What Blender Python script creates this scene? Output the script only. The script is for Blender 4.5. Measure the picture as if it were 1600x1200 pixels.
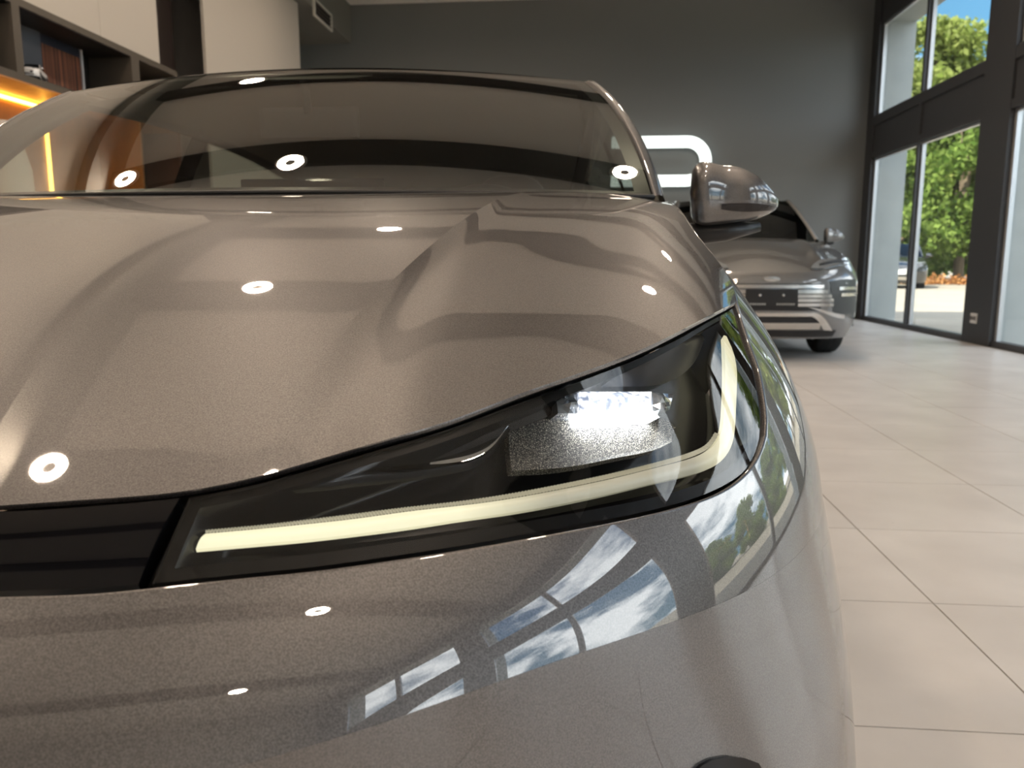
import bpy, bmesh, math, random
import numpy as np
from mathutils import Vector, Matrix

for _o in list(bpy.data.objects):
    bpy.data.objects.remove(_o, do_unlink=True)
scene = bpy.context.scene
COL = scene.collection
PI = math.pi

# ------------------------------------------------------------------ camera
CAM_H, FPX = 0.97, 1230.0
PITCH, YAW = math.radians(8.87), math.radians(5.2)
cam_data = bpy.data.cameras.new('camera')
cam_data.sensor_width = 36.0
cam_data.lens = 36.0 * FPX / 1600.0
cam_data.clip_start = 0.02
cam_data.clip_end = 400
cam_data.dof.use_dof = True
cam_data.dof.focus_distance = 0.82
cam_data.dof.aperture_fstop = 10.0
camera = bpy.data.objects.new('camera', cam_data)
COL.objects.link(camera)
camera.location = (0, 0, CAM_H)
camera.rotation_euler = (PI / 2 - PITCH, 0, YAW)
scene.camera = camera

# ------------------------------------------------------------------ view
scene.view_settings.view_transform = 'Standard'
scene.view_settings.look = 'None'
scene.view_settings.gamma = 1.0
scene.view_settings.use_curve_mapping = False
scene.view_settings.exposure = 1.5
scene.cycles.use_denoising = True
scene.cycles.sample_clamp_indirect = 3.0
scene.cycles.max_bounces = 10
scene.cycles.transparent_max_bounces = 24
scene.cycles.caustics_reflective = False
scene.cycles.caustics_refractive = False

# ------------------------------------------------------------------ sky
world = bpy.data.worlds.new('sky_world')
scene.world = world
world.use_nodes = True
wn = world.node_tree
wn.nodes.clear()
def wnode(t, **kw):
    n = wn.nodes.new(t)
    for k, v in kw.items():
        setattr(n, k, v)
    return n
w_out = wnode('ShaderNodeOutputWorld')
w_bg = wnode('ShaderNodeBackground')
w_bg.inputs['Strength'].default_value = 1.2
w_tc = wnode('ShaderNodeTexCoord')
w_sep = wnode('ShaderNodeSeparateXYZ')
wn.links.new(w_tc.outputs['Generated'], w_sep.inputs[0])
w_ramp = wnode('ShaderNodeValToRGB')
w_ramp.color_ramp.elements[0].position = 0.0
w_ramp.color_ramp.elements[0].color = (0.11, 0.25, 0.36, 1)
w_ramp.color_ramp.elements[1].position = 0.65
w_ramp.color_ramp.elements[1].color = (0.04, 0.14, 0.31, 1)
wn.links.new(w_sep.outputs['Z'], w_ramp.inputs[0])
w_map = wnode('ShaderNodeMapping')
w_map.inputs['Scale'].default_value = (1.0, 1.0, 2.2)
w_map.inputs['Location'].default_value = (107.3, 55.1, 24.07)
w_noise = wnode('ShaderNodeTexNoise')
w_noise.inputs['Scale'].default_value = 2.3
w_noise.inputs['Detail'].default_value = 8
w_noise.inputs['Roughness'].default_value = 0.62
wn.links.new(w_tc.outputs['Generated'], w_map.inputs[0])
wn.links.new(w_map.outputs[0], w_noise.inputs['Vector'])
w_cr = wnode('ShaderNodeValToRGB')
w_cr.color_ramp.elements[0].position = 0.44
w_cr.color_ramp.elements[1].position = 0.57
wn.links.new(w_noise.outputs[0], w_cr.inputs[0])
w_mix = wnode('ShaderNodeMix', data_type='RGBA')
wn.links.new(w_cr.outputs[0], w_mix.inputs[0])
wn.links.new(w_ramp.outputs[0], w_mix.inputs[6])
w_mix.inputs[7].default_value = (1.6, 1.62, 1.68, 1)
wn.links.new(w_mix.outputs[2], w_bg.inputs['Color'])
wn.links.new(w_bg.outputs[0], w_out.inputs[0])

# ------------------------------------------------------------------ sun (shines on the trees, the building stands in between)
sun_data = bpy.data.lights.new('sun', 'SUN')
sun_data.energy = 4.6
sun_data.angle = math.radians(0.6)
sun_data.color = (1.0, 0.93, 0.80)
sun = bpy.data.objects.new('sun', sun_data)
COL.objects.link(sun)
sun.rotation_euler = Vector((0.62, 0.42, -0.85)).to_track_quat('-Z', 'Y').to_euler()

# ------------------------------------------------------------------ pixel <-> place
_R = np.array([math.cos(YAW), math.sin(YAW), 0.0])
_FH = np.array([-math.sin(YAW), math.cos(YAW), 0.0])
_Z = np.array([0, 0, 1.0])
_FW = _FH * math.cos(PITCH) - _Z * math.sin(PITCH)
_UP = _FH * math.sin(PITCH) + _Z * math.cos(PITCH)
_C = np.array([0, 0, CAM_H])
def ray(px, py):
    return _FW + (px - 800) / FPX * _R - (py - 600) / FPX * _UP
def project(P):
    d = np.asarray(P) - _C
    dep = d @ _FW
    return 800 + FPX * (d @ _R) / dep, 600 - FPX * (d @ _UP) / dep, dep
def at(px, py, axis, value):
    r = ray(px, py)
    return _C + r * ((value - _C[axis]) / r[axis])
def spline(xs, ys):
    xs = np.asarray(xs, float); ys = np.asarray(ys, float); n = len(xs)
    h = np.diff(xs); A = np.zeros((n, n)); r = np.zeros(n)
    A[0, 0] = A[-1, -1] = 1
    for i in range(1, n - 1):
        A[i, i - 1] = h[i - 1]; A[i, i] = 2 * (h[i - 1] + h[i]); A[i, i + 1] = h[i]
        r[i] = 6 * ((ys[i + 1] - ys[i]) / h[i] - (ys[i] - ys[i - 1]) / h[i - 1])
    M = np.linalg.solve(A, r)
    def f(x):
        x = np.asarray(x, float)
        i = np.clip(np.searchsorted(xs, x) - 1, 0, n - 2)
        a = xs[i + 1] - x; b = x - xs[i]; hh = h[i]
        return (M[i] * a**3 + M[i + 1] * b**3) / (6 * hh) + (ys[i] / hh - M[i] * hh / 6) * a + (ys[i + 1] / hh - M[i + 1] * hh / 6) * b
    return f
def curve_pts(pts, n, ease=True):
    """resample a polyline to n points, smooth, even along its length"""
    p = np.asarray(pts, float)
    s = np.concatenate([[0], np.cumsum(np.linalg.norm(np.diff(p, axis=0), axis=1))])
    t = np.linspace(0, s[-1], n)
    if len(p) < 4 or not ease:
        return np.stack([np.interp(t, s, p[:, k]) for k in range(p.shape[1])], 1)
    return np.stack([spline(s, p[:, k])(t) for k in range(p.shape[1])], 1)
def smooth01(x):
    x = np.clip(x, 0, 1)
    return x * x * (3 - 2 * x)

# ------------------------------------------------------------------ materials
MATS = {}
def mat(name, color=(0.5, 0.5, 0.5), rough=0.5, metal=0.0, coat=0.0, coat_rough=0.03, emit=None, emit_s=0.0,
        spec=0.5, noise=None, bump=None, ior=1.5):
    if name in MATS:
        return MATS[name]
    m = bpy.data.materials.new(name)
    m.use_nodes = True
    nt = m.node_tree
    b = nt.nodes['Principled BSDF']
    b.inputs['Base Color'].default_value = (*color, 1)
    b.inputs['Roughness'].default_value = rough
    b.inputs['Metallic'].default_value = metal
    b.inputs['Coat Weight'].default_value = coat
    b.inputs['Coat Roughness'].default_value = coat_rough
    b.inputs['Specular IOR Level'].default_value = spec
    b.inputs['IOR'].default_value = ior
    if emit is not None:
        b.inputs['Emission Color'].default_value = (*emit, 1)
        b.inputs['Emission Strength'].default_value = emit_s
    if noise or bump:
        tc = nt.nodes.new('ShaderNodeTexCoord')
        mp = nt.nodes.new('ShaderNodeMapping')
        nt.links.new(tc.outputs['Object'], mp.inputs[0])
    if noise:                      # (scale, colour2, lo, hi, stretch)
        mp.inputs['Scale'].default_value = noise[4] if len(noise) > 4 else (1, 1, 1)
        n = nt.nodes.new('ShaderNodeTexNoise')
        n.inputs['Scale'].default_value = noise[0]
        n.inputs['Detail'].default_value = 6
        r = nt.nodes.new('ShaderNodeValToRGB')
        r.color_ramp.elements[0].position = noise[2]
        r.color_ramp.elements[1].position = noise[3]
        r.color_ramp.elements[0].color = (*color, 1)
        r.color_ramp.elements[1].color = (*noise[1], 1)
        nt.links.new(mp.outputs[0], n.inputs['Vector'])
        nt.links.new(n.outputs[0], r.inputs[0])
        nt.links.new(r.outputs[0], b.inputs['Base Color'])
    if bump:                       # (scale, strength, distance)
        n2 = nt.nodes.new('ShaderNodeTexNoise')
        n2.inputs['Scale'].default_value = bump[0]
        n2.inputs['Detail'].default_value = 4
        bp = nt.nodes.new('ShaderNodeBump')
        bp.inputs['Strength'].default_value = bump[1]
        bp.inputs['Distance'].default_value = bump[2]
        nt.links.new(mp.outputs[0], n2.inputs['Vector'])
        nt.links.new(n2.outputs[0], bp.inputs['Height'])
        nt.links.new(bp.outputs[0], b.inputs['Normal'])
    MATS[name] = m
    return m
def glass(name, tint=(1, 1, 1), ior=1.5, rough=0.0, extra=0.0):
    """a thin pane: see-through, mirrors more the flatter one looks at it"""
    if name in MATS:
        return MATS[name]
    m = bpy.data.materials.new(name)
    m.use_nodes = True
    nt = m.node_tree
    nt.nodes.clear()
    out = nt.nodes.new('ShaderNodeOutputMaterial')
    tr = nt.nodes.new('ShaderNodeBsdfTransparent')
    tr.inputs[0].default_value = (*tint, 1)
    gl = nt.nodes.new('ShaderNodeBsdfGlossy')
    gl.inputs['Roughness'].default_value = rough
    fr = nt.nodes.new('ShaderNodeFresnel')
    ge = nt.nodes.new('ShaderNodeNewGeometry')          # same mirroring on both faces of the pane
    io = nt.nodes.new('ShaderNodeMapRange')
    io.inputs['To Min'].default_value = ior
    io.inputs['To Max'].default_value = 1.0 / ior
    nt.links.new(ge.outputs['Backfacing'], io.inputs['Value'])
    nt.links.new(io.outputs[0], fr.inputs['IOR'])
    mx = nt.nodes.new('ShaderNodeMixShader')
    if extra:
        ma = nt.nodes.new('ShaderNodeMath')
        ma.operation = 'ADD'
        ma.use_clamp = True
        ma.inputs[1].default_value = extra
        nt.links.new(fr.outputs[0], ma.inputs[0])
        nt.links.new(ma.outputs[0], mx.inputs[0])
    else:
        nt.links.new(fr.outputs[0], mx.inputs[0])
    nt.links.new(tr.outputs[0], mx.inputs[1])
    nt.links.new(gl.outputs[0], mx.inputs[2])
    nt.links.new(mx.outputs[0], out.inputs[0])
    MATS[name] = m
    return m
def paint(name, c1, c2, metal=0.75, rough=0.44):
    """metallic car paint: fine flakes under clear coat"""
    m = mat(name, c1, rough, metal, coat=1.0, coat_rough=0.015)
    m.node_tree.nodes['Principled BSDF'].inputs['Coat IOR'].default_value = 2.0
    nt = m.node_tree
    b = nt.nodes['Principled BSDF']
    tc = nt.nodes.new('ShaderNodeTexCoord')
    n = nt.nodes.new('ShaderNodeTexNoise')
    n.inputs['Scale'].default_value = 900
    n.inputs['Detail'].default_value = 2
    r = nt.nodes.new('ShaderNodeValToRGB')
    r.color_ramp.elements[0].position = 0.35
    r.color_ramp.elements[1].position = 0.68
    r.color_ramp.elements[0].color = (*c1, 1)
    r.color_ramp.elements[1].color = (*c2, 1)
    nt.links.new(tc.outputs['Object'], n.inputs['Vector'])
    nt.links.new(n.outputs[0], r.inputs[0])
    nt.links.new(r.outputs[0], b.inputs['Base Color'])
    return m

# ------------------------------------------------------------------ objects
def link(o, parent=None):
    COL.objects.link(o)
    if parent is not None:
        o.parent = parent
    return o
def tag(o, label=None, cat=None, group=None, kind=None):
    if label: o['label'] = label
    if cat: o['category'] = cat
    if group: o['group'] = group
    if kind: o['kind'] = kind
    return o
def empty(name, loc=(0, 0, 0), rz=0.0):
    o = bpy.data.objects.new(name, None)
    o.empty_display_size = 0.1
    o.location = loc
    o.rotation_euler = (0, 0, rz)
    return link(o)
def mesh_obj(name, verts, faces, material, parent=None, smooth=False, origin=None):
    me = bpy.data.meshes.new(name)
    v = np.asarray(verts, float).reshape(-1, 3)
    if origin is not None:
        v = v - np.asarray(origin, float)
    me.from_pydata(v.tolist(), [], [tuple(f) for f in faces])
    me.validate()
    me.update()
    if material is not None:
        me.materials.append(material)
    if smooth:
        me.polygons.foreach_set('use_smooth', [True] * len(me.polygons))
    o = bpy.data.objects.new(name, me)
    if origin is not None:
        o.location = tuple(origin)
    return link(o, parent)
def grid_faces(n, m, off=0, close_m=False, flip=False):
    f = []
    for i in range(n - 1):
        for j in range(m if close_m else m - 1):
            a = off + i * m + j; b = off + i * m + (j + 1) % m
            c = off + (i + 1) * m + (j + 1) % m; d = off + (i + 1) * m + j
            f.append((a, d, c, b) if flip else (a, b, c, d))
    return f
def grid_obj(name, P, material, parent=None, flip=False, smooth=True, normals=None, close_m=False):
    P = np.asarray(P, float)
    o = mesh_obj(name, P.reshape(-1, 3), grid_faces(P.shape[0], P.shape[1], 0, close_m, flip), material, parent, smooth)
    if normals is not None and len(o.data.vertices) == P.shape[0] * P.shape[1]:
        o.data.normals_split_custom_set_from_vertices(np.asarray(normals).reshape(-1, 3).tolist())
    return o
def slab_obj(name, P, Q, material, parent=None, smooth=True):
    """closed solid between two equal grids (front P, back Q)"""
    P = np.asarray(P, float); Q = np.asarray(Q, float)
    n, m = P.shape[:2]
    verts = np.concatenate([P.reshape(-1, 3), Q.reshape(-1, 3)])
    o2 = n * m
    f = grid_faces(n, m) + grid_faces(n, m, o2, flip=True)
    rim = [i * m for i in range(n)] + [(n - 1) * m + j for j in range(1, m)] + \
          [i * m + m - 1 for i in range(n - 2, -1, -1)] + [j for j in range(m - 2, 0, -1)]
    for k in range(len(rim)):
        a, b = rim[k], rim[(k + 1) % len(rim)]
        f.append((a, a + o2, b + o2, b))
    o = mesh_obj(name, verts, f, material, parent, False)
    if smooth:
        nn = (n - 1) * (m - 1) * 2
        o.data.polygons.foreach_set('use_smooth', [i < nn for i in range(len(o.data.polygons))])
        try:
            o.data.set_sharp_from_angle(angle=math.radians(50))
        except Exception:
            pass
    return o
def box(name, lo, hi, material, parent=None, bevel=0.0, local=False):
    lo = np.minimum(lo, hi).astype(float) if False else np.array([min(a, b) for a, b in zip(lo, hi)], float), np.array([max(a, b) for a, b in zip(lo, hi)], float)
    a, b = lo
    bm = bmesh.new()
    bmesh.ops.create_cube(bm, size=1.0)
    for v in bm.verts:
        v.co = Vector(((v.co.x) * (b[0] - a[0]), v.co.y * (b[1] - a[1]), v.co.z * (b[2] - a[2])))
    if bevel > 0:
        bmesh.ops.bevel(bm, geom=bm.edges[:], offset=bevel, segments=2, affect='EDGES', profile=0.7)
    me = bpy.data.meshes.new(name)
    bm.to_mesh(me); bm.free()
    me.materials.append(material)
    o = bpy.data.objects.new(name, me)
    o.location = tuple((a + b) / 2)
    return link(o, parent)
def tube_mesh(pts, r, seg=10, closed=False):
    pts = [Vector(p) for p in pts]
    n = len(pts)
    rr = r if hasattr(r, '__len__') else [r] * n
    V = []; up = None
    for i, p in enumerate(pts):
        t = (pts[(i + 1) % n] - pts[i - 1]) if closed else (pts[min(i + 1, n - 1)] - pts[max(i - 1, 0)])
        t.normalize()
        if up is None:
            up = Vector((0, 0, 1)) if abs(t.z) < 0.9 else Vector((1, 0, 0))
        s = t.cross(up).normalized(); up = s.cross(t).normalized()
        for k in range(seg):
            a = 2 * PI * k / seg
            V.append(p + s * math.cos(a) * rr[i] + up * math.sin(a) * rr[i])
    F = []
    for i in range(n if closed else n - 1):
        for k in range(seg):
            a = i * seg + k; b = i * seg + (k + 1) % seg
            c = ((i + 1) % n) * seg + (k + 1) % seg; d = ((i + 1) % n) * seg + k
            F.append((a, b, c, d))
    if not closed:
        F.append(tuple(range(seg))[::-1]); F.append(tuple((n - 1) * seg + k for k in range(seg)))
    return [tuple(v) for v in V], F
def tube(name, pts, r, material, parent=None, seg=10, closed=False):
    V, F = tube_mesh(pts, r, seg, closed)
    return mesh_obj(name, V, F, material, parent, True)
def lathe(name, prof, material, parent=None, seg=32, axis='z', smooth=True, loc=None):
    """prof: (radius, height) pairs"""
    V = []; n = len(prof)
    for r, h in prof:
        for k in range(seg):
            a = 2 * PI * k / seg
            c, s = r * math.cos(a), r * math.sin(a)
            V.append((c, s, h) if axis == 'z' else ((h, c, s) if axis == 'x' else (c, h, s)))
    F = grid_faces(n, seg, 0, True)
    o = mesh_obj(name, V, F, material, parent, smooth)
    if smooth:
        try: o.data.set_sharp_from_angle(angle=math.radians(40))
        except Exception: pass
    if loc is not None: o.location = loc
    return o
def mirror_tree(o, parent):
    """the same part on the other side of the car"""
    c = o.copy(); COL.objects.link(c); c.parent = parent
    c.scale.x *= -1; c.location.x *= -1
    for ch in [k for k in bpy.data.objects if k.parent == o]:
        d = ch.copy(); COL.objects.link(d); d.parent = c
    return c

# ------------------------------------------------------------------ a car body as rings: w runs round the car (0 nose, 1 side, 3 tail), zp runs up
class Body:
    def __init__(s, up, low, zc, VB, VR, LR, zs, ztop, taper, org, bow=None):
        s.bow = bow
        s.zc, s.VB, s.VR, s.LR, s.zs, s.ztop, s.taper, s.org = zc, VB, VR, LR, zs, ztop, taper, np.asarray(org, float)
        s.up = [spline([r[0] for r in up], [r[k] for r in up]) for k in (1, 2, 3)]
        s.low = [spline([r[0] for r in low], [r[k] for r in low]) for k in (1, 2, 3)]
    def S(s, w, zp):
        w = np.asarray(w, float); zp = np.asarray(zp, float)
        w, zp = np.broadcast_arrays(w, zp)
        sg = np.where(w < 0, -1.0, 1.0); w = np.abs(w)
        hi = zp > s.zc
        vf, X, n = [np.where(hi, s.up[k](np.maximum(zp, s.zc)), s.low[k](np.minimum(zp, s.zc))) for k in range(3)]
        ph = np.clip(w, 0, 1) * PI / 2
        u = X * np.sin(ph) ** (2 / n)
        v = s.VB - (s.VB - vf) * np.maximum(np.cos(ph), 0) ** (2 / n)
        v = np.where(w > 1, s.VB + np.clip(w - 1, 0, 1) * (s.VR - s.VB), v)
        ph2 = np.clip(w - 2, 0, 1) * PI / 2
        nr = 3.0
        u = np.where(w > 2, X * np.maximum(np.cos(ph2), 0) ** (2 / nr), u)
        v = np.where(w > 2, s.VR + s.LR * np.sin(ph2) ** (2 / nr), v)
        r = np.clip((zp - s.zc) / (s.ztop - s.zc), 0, 1.5)
        u = u * (1 - s.taper(v) * r ** 2)
        z = np.where(hi, s.zc + (zp - s.zc) * (s.zs(v) - s.zc) / (s.ztop - s.zc), zp)
        if s.bow is not None:
            z = z + s.bow(u, v) * np.exp(-((zp - s.zc) / 0.06) ** 2)
        return np.stack([u * sg, v, z], -1)
    def N(s, w, zp):
        e = 1e-3
        w = np.asarray(w, float); zp = np.asarray(zp, float)
        w, zp = np.broadcast_arrays(w, zp)
        ww = np.where(np.abs(w) < 2e-3, 2e-3, w)
        z1 = np.where((zp > s.zc), np.maximum(zp - e, s.zc + 1e-6), zp - e)
        z2 = np.where((zp > s.zc), zp + e, np.minimum(zp + e, s.zc))
        dz = s.S(ww, z2) - s.S(ww, z1)
        dw = s.S(ww + e, zp) - s.S(ww - e, zp)
        n = np.cross(dw, dz)
        n = n / np.maximum(np.linalg.norm(n, axis=-1, keepdims=True), 1e-12)
        c = s.S(ww, zp) - np.array([0, (s.VB + s.VR) / 2, 0.0])
        c[..., 2] = 0
        return n * np.where((n * c).sum(-1, keepdims=True) < 0, -1, 1)
    def P(s, w, zp, d=0.0):
        p = s.S(w, zp)
        d = np.asarray(d, float)
        return p - s.N(w, zp) * d[..., None] if d.ndim else (p - s.N(w, zp) * d if d else p)
    def world(s, p):
        return p + s.org
    def inv_many(s, pts, d=0.0, wr=(0.02, 1.15), zr=(0.3, 0.94)):
        """where the lines of sight through the given pixels of the photograph meet this body"""
        pts = np.asarray(pts, float)
        key = (round(float(d), 4), wr, zr)
        if not hasattr(s, 'cache'): s.cache = {}
        if key not in s.cache:
            W, Z = np.meshgrid(np.linspace(*wr, 110), np.linspace(*zr, 80), indexing='ij')
            s.cache[key] = (W, Z, project(s.world(s.P(W, Z, d))))
        W, Z, (X, Y, D) = s.cache[key]
        x = np.zeros((len(pts), 2))
        base = np.where(D < 0.05, 1e9, 0) + (D - D.min()) * 1500
        for k, (px, py) in enumerate(pts):
            i = np.unravel_index(np.argmin((X - px) ** 2 + (Y - py) ** 2 + base), W.shape)
            x[k] = W[i], Z[i]
        def f(x):
            a, b, _ = project(s.world(s.P(x[:, 0], x[:, 1], d)))
            return np.stack([a, b], 1) - pts
        act = np.ones(len(pts), bool)
        r = f(x)
        for _ in range(14):
            e = 1e-4
            j1 = (f(x + [e, 0]) - r) / e; j2 = (f(x + [0, e]) - r) / e
            st = np.stack([np.linalg.lstsq(np.stack([j1[k], j2[k]], 1), -r[k], rcond=1e-3)[0] for k in range(len(pts))])
            m = np.maximum(np.maximum(abs(st[:, 0]) / 0.05, abs(st[:, 1]) / 0.03), 1)[:, None]
            x2 = x + st / m
            x2[:, 0] = np.clip(x2[:, 0], wr[0] - .05, wr[1] + .1); x2[:, 1] = np.clip(x2[:, 1], zr[0], zr[1] + .02)
            r2 = f(x2)
            good = act & (np.linalg.norm(r2, axis=1) <= np.linalg.norm(r, axis=1) + 1e-9)
            act = good
            x[good] = x2[good]; r[good] = r2[good]
            if not act.any() or np.abs(r[act]).max() < 1e-4: break
        return x
    def inv(s, px, py, d=0.0, **kw):
        return s.inv_many([(px, py)], d, **kw)[0]
    def trace(s, pts, n=None, d=0.0, **kw):
        """pixels along an edge of the body -> (w, zp) along that edge"""
        q = s.inv_many(pts, d, **kw)
        return q if n is None else curve_pts(q, n)

# ================================================================== THE ROOM
XW, XL, YB, YN, ZC = 4.65, -5.2, 14.0, -8.0, 5.3
M_wall_dark = mat('dark_grey_plaster', (0.185, 0.195, 0.195), 0.75, bump=(40, 0.08, 0.002))
M_anthracite = mat('anthracite_paint', (0.045, 0.047, 0.052), 0.55)
M_white_wall = mat('off_white_panel', (0.46, 0.43, 0.385), 0.55)
M_ceiling = mat('warm_grey_ceiling', (0.86, 0.84, 0.80), 0.8)
M_beam = mat('dark_beam_paint', (0.035, 0.034, 0.033), 0.6)
M_pier = mat('pale_grey_render', (0.50, 0.54, 0.54), 0.85, noise=(3, (0.44, 0.48, 0.48), 0.3, 0.7))
M_alu = mat('aluminium_frame', (0.62, 0.63, 0.64), 0.3, 0.6)
M_pane = glass('window_glass', (0.97, 0.99, 0.98), 1.45)
M_grout = mat('tile_grout', (0.30, 0.27, 0.24), 0.9)
M_black = mat('black_matt', (0.008, 0.008, 0.009), 0.6)

def tile_material():
    m = mat('beige_stoneware_tile', (0.60, 0.53, 0.47), 0.34, spec=0.5)
    nt = m.node_tree; b = nt.nodes['Principled BSDF']
    g = nt.nodes.new('ShaderNodeNewGeometry')
    n = nt.nodes.new('ShaderNodeTexNoise'); n.inputs['Scale'].default_value = 2.6; n.inputs['Detail'].default_value = 8
    r = nt.nodes.new('ShaderNodeValToRGB')
    r.color_ramp.elements[0].position = 0.3; r.color_ramp.elements[1].position = 0.75
    r.color_ramp.elements[0].color = (0.55, 0.515, 0.48, 1); r.color_ramp.elements[1].color = (0.67, 0.635, 0.60, 1)
    n2 = nt.nodes.new('ShaderNodeTexNoise'); n2.inputs['Scale'].default_value = 34; n2.inputs['Detail'].default_value = 3
    r2 = nt.nodes.new('ShaderNodeValToRGB')          # small dark specks of dirt
    r2.color_ramp.elements[0].position = 0.76; r2.color_ramp.elements[1].position = 0.80
    r2.color_ramp.elements[0].color = (0, 0, 0, 1); r2.color_ramp.elements[1].color = (0.6, 0.6, 0.6, 1)
    mx = nt.nodes.new('ShaderNodeMix'); mx.data_type = 'RGBA'
    mx.inputs[7].default_value = (0.22, 0.18, 0.15, 1)
    nt.links.new(g.outputs['Position'], n.inputs['Vector']); nt.links.new(g.outputs['Position'], n2.inputs['Vector'])
    nt.links.new(n.outputs[0], r.inputs[0]); nt.links.new(n2.outputs[0], r2.inputs[0])
    nt.links.new(r2.outputs[0], mx.inputs[0]); nt.links.new(r.outputs[0], mx.inputs[6])
    nt.links.new(mx.outputs[2], b.inputs['Base Color'])
    return m
M_tile = tile_material()

# floor with its tiles
floor = box('floor', (XL, YN, -0.15), (XW + 0.1, YB, -0.004), M_grout)
tag(floor, 'beige square-tiled showroom floor under the two grey cars', kind='structure')
TX0, TDX, TY0, TDY, GAP = 1.01, 0.69, 2.235, 0.643, 0.0045
def child_box(name, lo, hi, material, parent, bevel=0.0):
    """a box given in world places, made a part of an object that stands elsewhere"""
    o = box(name, lo, hi, material, parent, bevel)
    o.location = Vector(o.location) - parent.location
    return o
tile_mesh = {}
rest_v, rest_f = [], []
ix0, ix1 = math.floor((XL - TX0) / TDX), math.ceil((XW - TX0) / TDX)
iy0, iy1 = math.floor((YN - TY0) / TDY), math.ceil((YB - TY0) / TDY)
for ix in range(ix0, ix1):
    for iy in range(iy0, iy1):
        a0 = max(TX0 + ix * TDX + GAP / 2, XL); a1 = min(TX0 + (ix + 1) * TDX - GAP / 2, XW - 0.03)
        b0 = max(TY0 + iy * TDY + GAP / 2, YN); b1 = min(TY0 + (iy + 1) * TDY - GAP / 2, YB)
        if a1 - a0 < 0.01 or b1 - b0 < 0.01:
            continue
        cx, cy = (a0 + a1) / 2, (b0 + b1) / 2
        if a1 > 0.25 and 0.8 < cy:
            key = (round(a1 - a0, 3), round(b1 - b0, 3))
            if key not in tile_mesh:
                t = child_box('tile', (a0, b0, -0.012), (a1, b1, 0.0), M_tile, floor, 0.0012)
                tile_mesh[key] = t.data
            else:
                t = bpy.data.objects.new('tile', tile_mesh[key])
                link(t, floor)
                t.location = Vector((cx, cy, -0.006)) - floor.location
        else:
            k = len(rest_v)
            rest_v += [(a0, b0, 0), (a1, b0, 0), (a1, b1, 0), (a0, b1, 0), (a0, b0, -.012), (a1, b0, -.012), (a1, b1, -.012), (a0, b1, -.012)]
            rest_f += [(k, k+1, k+2, k+3), (k, k+4, k+5, k+1), (k+1, k+5, k+6, k+2), (k+2, k+6, k+7, k+3), (k+3, k+7, k+4, k)]
tf = mesh_obj('tile_field', np.array(rest_v) - np.array(floor.location), rest_f, M_tile, floor)
tf['kind'] = 'stuff'

# walls, ceiling
wb = box('wall_back', (XL - 0.2, YB, -0.1), (XW + 0.6, YB + 0.25, ZC + 0.2), M_wall_dark)
tag(wb, 'dark grey rear showroom wall carrying the lit white letter', kind='structure')
wf = box('wall_front', (XL - 0.2, YN - 0.2, -0.1), (XW + 0.6, YN, ZC + 0.2), mat('light_grey_plaster', (0.62, 0.61, 0.59), 0.8))
tag(wf, 'grey showroom wall behind the photographer', kind='structure')
wl = box('wall_left', (XL - 0.2, YN, -0.1), (XL, YB, ZC + 0.2), mat('light_grey_plaster'))
tag(wl, 'light grey side wall behind the display shelves', kind='structure')
ceil = box('ceiling', (XL - 0.2, YN - 0.2, ZC), (XW + 0.6, YB + 0.25, ZC + 0.25), M_ceiling)
tag(ceil, 'warm grey showroom ceiling crossed by dark beams', kind='structure')

def ring_lamp(x, y, z, label, r=0.13):
    t = empty('ring_downlight', (x, y, z))
    tag(t, label, 'ceiling lamp', 'ring downlights on the showroom ceiling')
    lathe('housing', [(0.02, 0.0), (r + 0.02, 0.0), (r + 0.03, -0.02), (r + 0.025, -0.06), (r + 0.008, -0.062), (r + 0.006, -0.05), (0.0, -0.05)], mat('lamp_white', (0.75, 0.73, 0.7), 0.5), t, 32)
    # glowing ring, facing down; its rim is plain white plastic
    lathe('ring_rim', [(r * 0.42, -0.0535), (r * 0.42, -0.050), (r, -0.050), (r, -0.0535)], mat('lamp_white'), t, 24)
    gm = mat('lamp_glow', (1, 0.85, 0.6), 0.5, emit=(1.0, 0.80, 0.62), emit_s=110.0)
    gm.cycles.emission_sampling = 'AUTO'
    seg = 20
    V = [(q * math.cos(2 * PI * k / seg), q * math.sin(2 * PI * k / seg), -0.054) for q in (r * 0.42, r) for k in range(seg)]
    mesh_obj('light_ring', V, [(k, (k + 1) % seg, seg + (k + 1) % seg, seg + k) for k in range(seg)], gm, t)   # faces look down
    return t

# ------------------------------------------------------------------ glazed wall
wr = empty('wall_right', (XW, 3.0, 0))
tag(wr, 'anthracite window wall with tall glazed bays and wide pillars', kind='structure')
def wbox(name, lo, hi, m, bevel=0.0):
    return child_box(name, lo, hi, m, wr, bevel)
BAYS = [(13.70, 10.10)]
while BAYS[-1][1] > YN + 4.2:
    a, b = BAYS[-1]
    BAYS.append((a - 4.26, b - 4.26))
ZL0, ZL1, ZU0, ZU1 = 0.07, 2.62, 3.27, 4.69
edges = [(YB, BAYS[0][0])] + [(BAYS[i][1], BAYS[i + 1][0]) for i in range(len(BAYS) - 1)] + [(BAYS[-1][1], YN)]
for k, (y1, y0) in enumerate(edges):
    wbox('pillar', (XW - 0.03, y0, 0), (XW + 0.10, y1, ZC), M_anthracite)
    wbox('outer_pier', (XW + 0.10, y0, -0.06), (XW + 0.53, y1, ZC + 0.2), M_pier)
M_frame_dark = mat('dark_frame_metal', (0.055, 0.057, 0.062), 0.4)
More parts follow.
